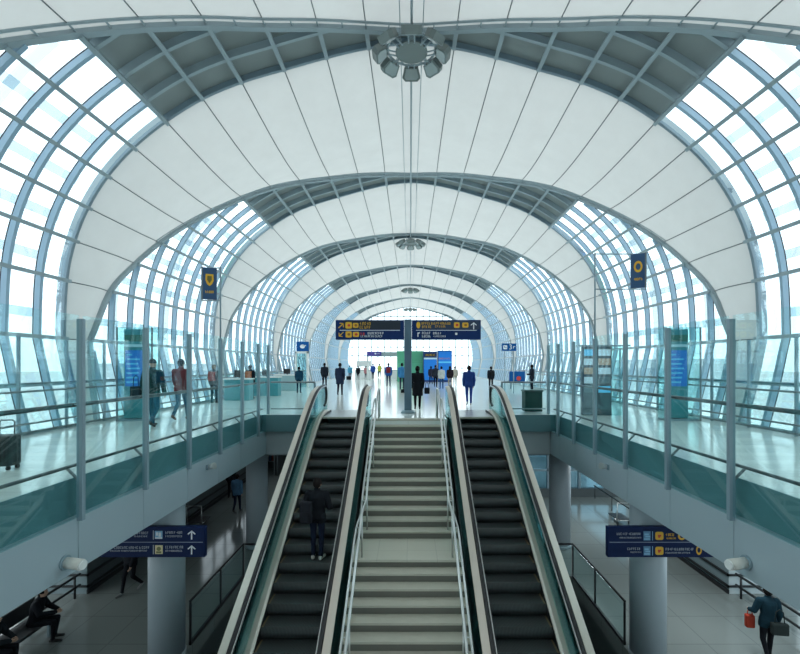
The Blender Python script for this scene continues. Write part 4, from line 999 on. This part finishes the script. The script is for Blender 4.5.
def person(label, at, H, rz=0., kind='walk', ph=1., top=(.02,.025,.03), legs=(.02,.03,.06), shoe=(.02,.02,.02), hair=(.012,.010,.010), style='short',
           coat=0., lean=0., vox=.018, over=None, z0=0., collar=None, group=None, female=False, tame=None):
    NP[0] += 1; k = H/1.75
    t = thing('person', label, 'person', (at[0], at[1], z0), rz, group)
    J = pose(kind, ph, lean)
    for a, b in (over or {}).items(): J[a] = V(*b)
    mb = MB(); bones = []
    def cap(a, b, ra, rb, reg): capsule(mb, a, b, ra, rb); bones.append((Vector(a), Vector(b), ra, rb, reg))
    hp, nk, hd = J['hip'], J['neck'], J['head']
    up = (nk-hp)
    def P(f, dx=0): return hp+up*f
    sw = .92 if female else 1.
    prof_ = [(-.14,.10,.085), (-.05,.158,.118), (.12,.155,.112), (.32,.142 if not female else .13,.105), (.58,.165*sw,.120), (.78,.180*sw,.115), (.90,.165*sw,.095), (.98,.09,.07), (1.04,.055,.055)]
    mb.loft([ring(P(f), a*1.06, b*1.08) for f, a, b in prof_], 0, True, True)
    bones.append((P(.0), P(.30), .15, .14, 'torso')); bones.append((P(.35), P(.9), .15, .14, 'torso'))
    for n in 'LR':
        cap(J['h'+n], J['k'+n], .088, .062, 'leg'); cap(J['k'+n], J['a'+n], .062, .044, 'leg')
        hl = J['a'+n]+V(0,-.045,-.035); capsule(mb, hl, J['t'+n], .040, .032); capsule(mb, J['a'+n], hl, .043, .042); bones.append((hl, J['t'+n], .043, .036, 'foot'))
        cap(J['s'+n], J['e'+n], .066, .053, 'arm'); cap(J['e'+n], J['w'+n], .053, .035, 'arm')
        capsule(mb, P(.90), J['s'+n], .06, .058)
    cap(P(.95), hd-V(0,.015,.06), .056, .052, 'skin')
    mb.sphere(hd+V(0,-.005,.02), (.073, .092, .098)); mb.sphere(hd+V(0,.022,-.045), (.056, .068, .068)); bones.append((hd+V(0,0,.03), hd+V(0,.01,-.05), .09, .07, 'skin'))
    mb.cyl(hd+V(0,.085,.01), hd+V(0,.112,-.022), .010, .017, 8)                     # nose
    mb.cyl(hd+V(-.02,.078,-.055), hd+V(.02,.078,-.055), .012, .012, 8)               # mouth
    for s in (-1, 1): mb.sphere(hd+V(s*.076,-.005,-.005), (.014,.026,.036), 0, 8, 6)  # ears
    if coat:                                                                         # skirt of a long coat
        mb.loft([ring(P(.25), .16, .125), ring(hp+V(0,0,-.05), .185, .15), ring(hp+V(0,-.01,-coat), .205, .18)], 0, True, True)
        bones.append((P(.1), hp-V(0,0,coat*.9), .19, .19, 'torso'))
    me = remesh(mb, vox)
    n = len(me.polygons); ce = np.empty(n*3); me.polygons.foreach_get('center', ce); ce = ce.reshape(-1, 3)
    D = []; REG = []
    for a, b, ra, rb, reg in bones:
        a_ = np.array(a); ab = np.array(b)-a_; q = np.clip(((ce-a_)@ab)/max(1e-9, ab@ab), 0, 1)
        D.append(np.linalg.norm(ce-(a_+q[:,None]*ab), axis=1)-(ra+(rb-ra)*q)); REG.append(reg)
    idx = np.argmin(np.array(D), axis=0); reg = np.array(REG)[idx]
    reg[(reg == 'skin') & (ce[:,2] < P(1.0).z-.01)] = 'torso'
    if kind != 'sit':
        isleg = (reg == 'leg') | (reg == 'torso'); hem = hp.z-(coat if coat else .13)
        core = (np.abs(ce[:,0]) < .20) | (reg == 'torso')
        reg[isleg & core & (ce[:,2] >= hem)] = 'torso'; reg[isleg & (ce[:,2] < hem)] = 'leg'
    mi = np.where(reg == 'skin', 0, np.where(reg == 'foot', 2, 1)).astype(np.int32)
    cm = lambda c, nm: cloth('%s_%02d_%02d_%02d' % (nm, *[int(x*99) for x in c]), c)
    mtop, mleg, msh = cm(top, 'top'), cm(legs, 'trousers'), mat('shoe_%02d_%02d' % (int(shoe[0]*99), int(shoe[2]*99)), shoe, .5)
    me.materials.clear()
    for m in (SKIN, mleg, msh, black): me.materials.append(m)
    me.polygons.foreach_set('material_index', mi); me.polygons.foreach_set('use_smooth', np.ones(n, dtype=bool))
    # hands and eyes belong to the same body mesh
    hb = MB()
    for s, nn in ((-1,'L'), (1,'R')): hand(hb, J['w'+nn], J['e'+nn], s)
    for s in (-1, 1): e = hd+V(s*.030,.083,.012); hb.sphere(e, (.011,.007,.007), 3, 8, 6)
    bm = bmesh.new(); bm.from_mesh(me)
    vs = [bm.verts.new(v) for v in hb.v]
    for f, m_ in zip(hb.f, hb.m):
        try: fc_ = bm.faces.new([vs[q] for q in f]); fc_.material_index = m_; fc_.smooth = True
        except ValueError: pass
    # jacket shell: torso and arms pushed outwards
    bm.faces.ensure_lookup_table()
    jk = bmesh.new(); sel = [i for i in range(n) if reg[i] in ('torso', 'arm')]
    mp = {}; bm.verts.ensure_lookup_table(); bm.normal_update()
    for i in sel:
        f = bm.faces[i]; q = []
        for v in f.verts:
            if v.index not in mp:
                off = .016
                if hp.z-.16 < v.co.z < hp.z+.05 and abs(v.co.x) < .2: off = .024
                mp[v.index] = (jk.verts.new(v.co+v.normal*off))
            q.append(mp[v.index])
        try: jk.faces.new(q).smooth = True
        except ValueError: pass
    be = [e for e in jk.edges if e.is_boundary]                                      # turn the hems inwards
    if be:
        r = bmesh.ops.extrude_edge_only(jk, edges=be)
        inv = {v: kk for kk, v in mp.items()}
        jk.normal_update()
        vsx = [g for g in r['geom'] if isinstance(g, bmesh.types.BMVert)]
        for v in vsx:
            best = min((e.other_vert(v) for e in v.link_edges if e.other_vert(v) in inv), key=lambda u: (u.co-v.co).length, default=None)
            if best: v.co = bm.verts[inv[best]].co-bm.verts[inv[best]].normal*.004
    for b_ in (bm, jk): bmesh.ops.scale(b_, vec=(k,k,k), verts=b_.verts[:])
    bm.to_mesh(me); bm.free(); me.name = 'body'; bo = bpy.data.objects.new('body', me); COL.objects.link(bo); bo.parent = t
    jm = bpy.data.meshes.new('jacket'); jk.to_mesh(jm); jk.free(); jm.materials.append(mtop)
    jo = bpy.data.objects.new('coat' if coat else 'jacket', jm); COL.objects.link(jo); jo.parent = t
    # hair
    hm = MB(); bmh = bmesh.new(); bmesh.ops.create_uvsphere(bmh, u_segments=20, v_segments=14, radius=1)
    dl = []
    for f in bmh.faces:
        c = f.calc_center_median()
        low = {'short': -.72, 'bob': -.85, 'long': -.95, 'cap': -.05}.get(style, -.72)
        if (c.y > .45 and c.z < .42) or c.z < low or (style == 'short' and c.z < -.15 and c.y > -.25): dl.append(f)
    bmesh.ops.delete(bmh, geom=dl, context='FACES')
    bmesh.ops.solidify(bmh, geom=bmh.faces[:], thickness=-.08)
    hm.frombm(bmh, 0, True, Matrix.Translation(hd+V(0,-.014,.024)) @ Matrix.Diagonal((.085,.104,.112,1)))
    if style == 'bun': hm.sphere(hd+V(0,-.10,.10), .04)
    if style == 'long':
        hm.loft([[p for p in ring(hd+V(0,-.06,.02), .085, .05)], ring(hd+V(0,-.085,-.10), .10, .045), ring(hd+V(0,-.10,-.24), .085, .03)], 0, True, True)
    if style == 'cap': hm.loft([ring(hd+V(0,.02,.05), .082, .10), ring(hd+V(0,.05,.045), .075, .135)], 0, True, True)
    hm.v = [tuple(c*k for c in v) for v in hm.v]
    hm.build('cap' if style == 'cap' else 'hair', cm(hair, 'hair'), t)
    if collar:
        c = MB(); c.loft([ring(P(.93), .085, .08), ring(P(1.03)+V(0,0,.0), .068, .068), ring(P(1.03), .06, .06)], 0, False, True); c.v = [tuple(q*k for q in v) for v in c.v]; c.build('collar', cm(collar, 'collar'), t)
    t['_k'] = k
    return t, J, k
def backpack(p, label, col, w=.30, h=.42, z=1.22, dx=0., dy=-.245, group=None):
    t, J, k = p; rz = t.rotation_euler.z; del_ = Matrix.Rotation(rz, 3, 'Z') @ V(dx*k, dy*k, 0)
    b = thing('backpack', label, 'backpack', (t.location.x+del_.x, t.location.y+del_.y, t.location.z+z*k), rz, group)
    m = cloth('pack_%02d_%02d_%02d' % tuple(int(c*99) for c in col), col); mm = MB()
    mm.bbox(-w/2*k, w/2*k, -.075*k, .075*k, -h/2*k, h/2*k, .045*k); mm.build('main_bag', m, b)
    mm = MB(); mm.bbox(-w*.38*k, w*.38*k, -.12*k, -.07*k, -h*.42*k, h*.05*k, .02*k); mm.build('front_pocket', m, b)
    mm = MB()
    for s in (-1, 1): mm = MB(); mm.bar([(s*.10*k, .07*k, .18*k), (s*.12*k, .17*k, .20*k), (s*.13*k, .30*k, .08*k), (s*.13*k, .29*k, -.12*k), (s*.12*k, .07*k, -.18*k)], .04*k, .012*k, 0, [(0,0,1),(0,.5,1),(0,1,.3),(0,1,-.3),(0,0,-1)]); mm.build('strap', m, b)
    return b
def handbag(x, y, z, label, col, w=.30, h=.26, d=.12, drop=.18, name='handbag', cat='bag', group=None, rz=0):
    b = thing(name, label, cat, (x, y, z), rz, group); m = cloth('bag_%02d_%02d_%02d' % tuple(int(c*99) for c in col), col)
    mm = MB(); mm.bbox(-w/2, w/2, -d/2, d/2, 0, h, .03); mm.build('bag_body', m, b)
    mm = MB(); mm.tube([(-w*.3,0,h-.02), (-w*.22,0,h+drop*.8), (0,0,h+drop), (w*.22,0,h+drop*.8), (w*.3,0,h-.02)], .011, 6); mm.build('handle', m, b)
    return b
def PU(label, px, yh, yf, D=None, **k):       # a person on the upper floor from head and foot rows of the photograph
    d = D or EYE*F/(yf-CY)
    return person(label, (X(px, d), d), k.pop('H', None) or max(1.6, min(1.88, (yf-yh)*d/F)), **k), d
blk = (.012,.014,.018); dnavy = (.015,.025,.07)
p, d = PU('person in dark green jacket and cap walking away, nearest one behind the left balustrade', 152.5, 359, 427, kind='walk', ph=-.7, top=(.015,.05,.05), legs=(.02,.10,.16), hair=(.02,.03,.035), style='cap', shoe=(.03,.03,.03), vox=.013)
handbag(p[0].location.x-.42, d-.06, .78, 'dark shoulder bag at the hip of the walker in the dark green jacket', (.015,.03,.035), .26, .34, .16, .3)
p, d = PU('person in a maroon top and blue jeans walking behind the left balustrade', 181, 359, 420, kind='walk', ph=.8, top=(.16,.04,.045), legs=(.04,.13,.20), shoe=(.12,.06,.05), vox=.013)
p, d = PU('fair-haired person in grey with a red backpack, seen through the left balustrade', 214, 363, 403, H=1.72, kind='stand', top=(.06,.08,.09), legs=(.03,.06,.08), hair=(.16,.10,.05), style='bob', vox=.018, female=True)
backpack(p, 'red backpack on the fair-haired person behind the left balustrade', (.28,.06,.05))
p, d = PU('person in black with an orange backpack, walking along the left walkway', 250, 365, 399, kind='walk', ph=.7, top=(.015,.02,.03), legs=(.01,.03,.05), vox=.02)
backpack(p, 'orange backpack on the dark walker of the left walkway', (.45,.16,.08))
p, d = PU('person in dark teal standing in front of the white doorway on the left', 299, 369, 393, kind='stand', top=(.01,.05,.09), legs=(.01,.04,.07), vox=.022)
p, d = PU('person in a bulky black jacket walking away behind the left escalator head', 324.5, 363, 388, kind='walk', ph=.5, top=(.012,.016,.03), legs=(.01,.012,.02), vox=.018)
p, d = PU('person in a long navy coat with a red collar, walking away left of the stairs', 340, 363, 395.5, kind='walk', ph=.5, top=(.02,.03,.06), legs=(.01,.012,.025), coat=.30, collar=(.35,.03,.03), vox=.016)
p, d = PU('distant person in a light blue jacket beside the left glazing', 350, 365, 380, kind='stand', top=(.08,.30,.45), legs=(.02,.03,.05), vox=.03)
handbag(p[0].location.x-.1, d-.35, .03, 'black bag standing behind the person in light blue', blk, .5, .42, .25, .1)
p, d = PU('distant person in black next to the one in pink, left part of the hall', 358, 366, 380, kind='walk', top=blk, legs=blk, vox=.03)
p, d = PU('distant person in a faded pink top, left of the blue jacketed one', 366, 368, 379.5, D=51, kind='walk', top=(.45,.20,.22), legs=(.06,.07,.10), vox=.03, female=True)
p, d = PU('distant person in a bright blue jacket below the purple sign', 373, 363, 379.5, kind='walk', ph=-1, top=(.03,.09,.35), legs=(.01,.02,.04), vox=.03)
p, d = PU('distant person in a yellow-green top, right of the blue jacketed one', 379.5, 363, 377.5, kind='walk', top=(.45,.50,.10), legs=(.01,.04,.02), vox=.03)
p, d = PU('person in a blue jacket with a dark red backpack, left of the sign pole', 388.5, 363, 386.5, kind='stand', top=(.03,.10,.32), legs=(.015,.03,.09), vox=.022)
backpack(p, 'dark red backpack on the person in blue left of the sign pole', (.22,.03,.04))
p, d = PU('person in blue and mustard layers partly hidden by the sign pole', 402, 363, 390, kind='stand', top=(.05,.20,.40), legs=(.03,.04,.06), collar=(.45,.32,.05), vox=.022)
handbag(X(403, 27.5), 27.5, 0, 'small black bag standing on the floor just left of the sign pole', blk, .24, .22, .16, .12)
p, d = PU('person in a long black coat walking away just right of the sign pole', 417.5, 366, 409.5, kind='walk', ph=.45, top=blk, legs=(.01,.01,.012), coat=.36, style='bun', vox=.015, female=True)
handbag(p[0].location.x+.36, d-.02, .60, 'black handbag at the right side of the person in the long black coat', blk, .2, .24, .1, .2)
p, d = PU('distant person in dark clothes in front of the blue booth with the yellow header', 431, 368, 384.5, D=39, kind='stand', top=(.03,.03,.05), legs=(.015,.02,.04), vox=.03)
p, d = PU('distant dark person standing between the two blue booths', 435.5, 365, 387.5, D=34, kind='walk', top=(.03,.035,.05), legs=blk, vox=.026)
p, d = PU('person in a white top and blue jeans beside the right stair handrail', 441.5, 367, 389, kind='stand', top=(.55,.57,.55), legs=(.03,.07,.14), vox=.022)
p, d = PU('dark-haired person in a black top and beige trousers behind the one in the navy sweater', 450, 366, 388, D=33, kind='stand', top=(.03,.02,.025), legs=(.42,.34,.24), style='long', vox=.024, female=True)
p, d = PU('person in a cream top next to the beige trousered one', 455, 369, 387, D=37, kind='stand', top=(.50,.44,.36), legs=(.40,.36,.30), vox=.028, female=True)
p, d = PU('person in a navy sweater and blue trousers walking away right of the stairs', 469, 365.5, 405.5, kind='walk', ph=.35, top=(.02,.05,.20), legs=(.02,.05,.22), shoe=(.35,.36,.38), vox=.015)
p, d = PU('person in black with a backpack behind the right escalator head', 491, 366.5, 390, kind='stand', top=(.015,.02,.03), legs=blk, vox=.02)
backpack(p, 'black backpack on the person behind the right escalator head', (.015,.018,.022), .28, .38)
p, d = PU('person in black standing sideways behind the dark green bin', 532, 364.5, 391.5, rz=.9, kind='bag', top=(.012,.018,.03), legs=(.012,.016,.025), style='bob', vox=.018, female=True)

# rider on the left escalator
rd = 9.95; rz_ = None
yy = 14.55
while yy-.4 > rd-.15: yy -= .4
tread_y, tread_z = yy-.2, zs(yy-.2)
p = person('person in a black jacket and dark jeans riding up the left escalator', (X(317, tread_y), tread_y+.02), 1.80, -.08, 'stand', 1., blk, (.012,.018,.04), (.5,.48,.44), vox=.012, z0=tread_z+.001,
    over={'eR': (.26,.02,1.13), 'wR': (.25,.22,1.06), 'eL': (-.27,-.03,1.14), 'wL': (-.26,.08,.93), 'aL': (-.085,0,.08), 'tL': (-.11,.18,.03), 'kL': (-.09,.03,.49), 'aR': (.085,-.02,.08), 'tR': (.13,.15,.03), 'kR': (.09,.02,.49)})
backpack(p, 'black backpack hanging at the left side of the escalator rider', (.02,.022,.028), .26, .46, 1.08, -.17, -.24)

# lower level people
def PL(label, px, yf, H, **k):
    d = (EYE-LZ)*F/(yf-CY); return person(label, (X(px, d), d), H, z0=LZ, **k), d
p, d = PL('person in black walking towards the stairs under the left direction sign', 131, 592, 1.76, rz=2.9, kind='walk', ph=.9, top=blk, legs=blk, shoe=(.22,.22,.22), vox=.014)
p, d = PL('person in a dark teal jacket and black trousers walking under the right fascia', 768, 660, 1.68, rz=-.15, kind='walk', ph=.45, top=(.012,.035,.05), legs=(.012,.012,.018), style='bob', vox=.012, female=True,
    over={'eL': (-.28,.03,1.14), 'wL': (-.27,.24,1.06)})
q = p[0]; R3 = Matrix.Rotation(-.15, 3, 'Z'); o_ = R3 @ V(-.25*p[2], .22, 0)
handbag(q.location.x+o_.x-.02, q.location.y+o_.y, LZ+.60, 'red bag carried by the person under the right fascia', (.36,.05,.03), .19, .30, .12, .10, rz=-.15)
o_ = R3 @ V(.12, -.20, 0)
handbag(q.location.x+o_.x, q.location.y+o_.y, LZ+.70, 'dark shoulder bag on the back of the person under the right fascia', (.03,.04,.04), .34, .26, .12, .30, rz=-.15)
p, d = PL('distant person in a blue top walking on the lower floor by the left column', 237, 512, 1.72, kind='walk', ph=.6, top=(.10,.22,.36), legs=(.015,.02,.04), vox=.02, female=True)
p, d = PL('distant person in black further back on the lower floor by the shops', 231, 498, 1.74, kind='stand', top=blk, legs=blk, vox=.024)

# seats at the lower left
b = thing('bench', 'dark row bench at the lower left under the fascia', 'bench', (-9.05, 10.2, LZ))
mb = MB(); mb.bbox(-.30, .26, -1.7, 1.1, .38, .45, .015); mb.build('seat', mat('bench_dark', (.03,.035,.04), .5), b)
mb = MB(); mb.bbox(-.36, -.30, -1.7, 1.1, .50, .88, .015); mb.build('backrest', mat('bench_dark', (.03,.035,.04)), b)
for yy in (-1.5, -.3, .9):
    mb = MB(); mb.bar([(-.28,yy,0), (-.28,yy,.39)], .05, .05, 0, [(0,1,0)]*2); mb.bar([(.2,yy,0), (.2,yy,.39)], .05, .05, 0, [(0,1,0)]*2); mb.build('leg', postm, b)
person('person in black sitting on the lower left bench with hands in the lap', (-9.0, 10.85), 1.72, -1.25, 'sit', 1., blk, blk, (.01,.01,.01), lean=.10, z0=LZ, vox=.014, over={'kL': (-.12,.44,.50), 'aL': (-.12,.38,.08), 'tL': (-.13,.56,.03)})
person('person in a dark coat sitting on the bench at the photo edge, lower left', (-9.05, 9.75), 1.72, -1.35, 'sit', 1., (.02,.025,.03), blk, (.01,.01,.01), lean=.06, z0=LZ, vox=.014)
handbag(-8.62, 9.55, LZ, 'small red bag on the floor beside the lower left bench', (.20,.03,.02), .2, .3, .12, .1)
for o in bpy.data.objects:
    if '_k' in o: del o['_k']
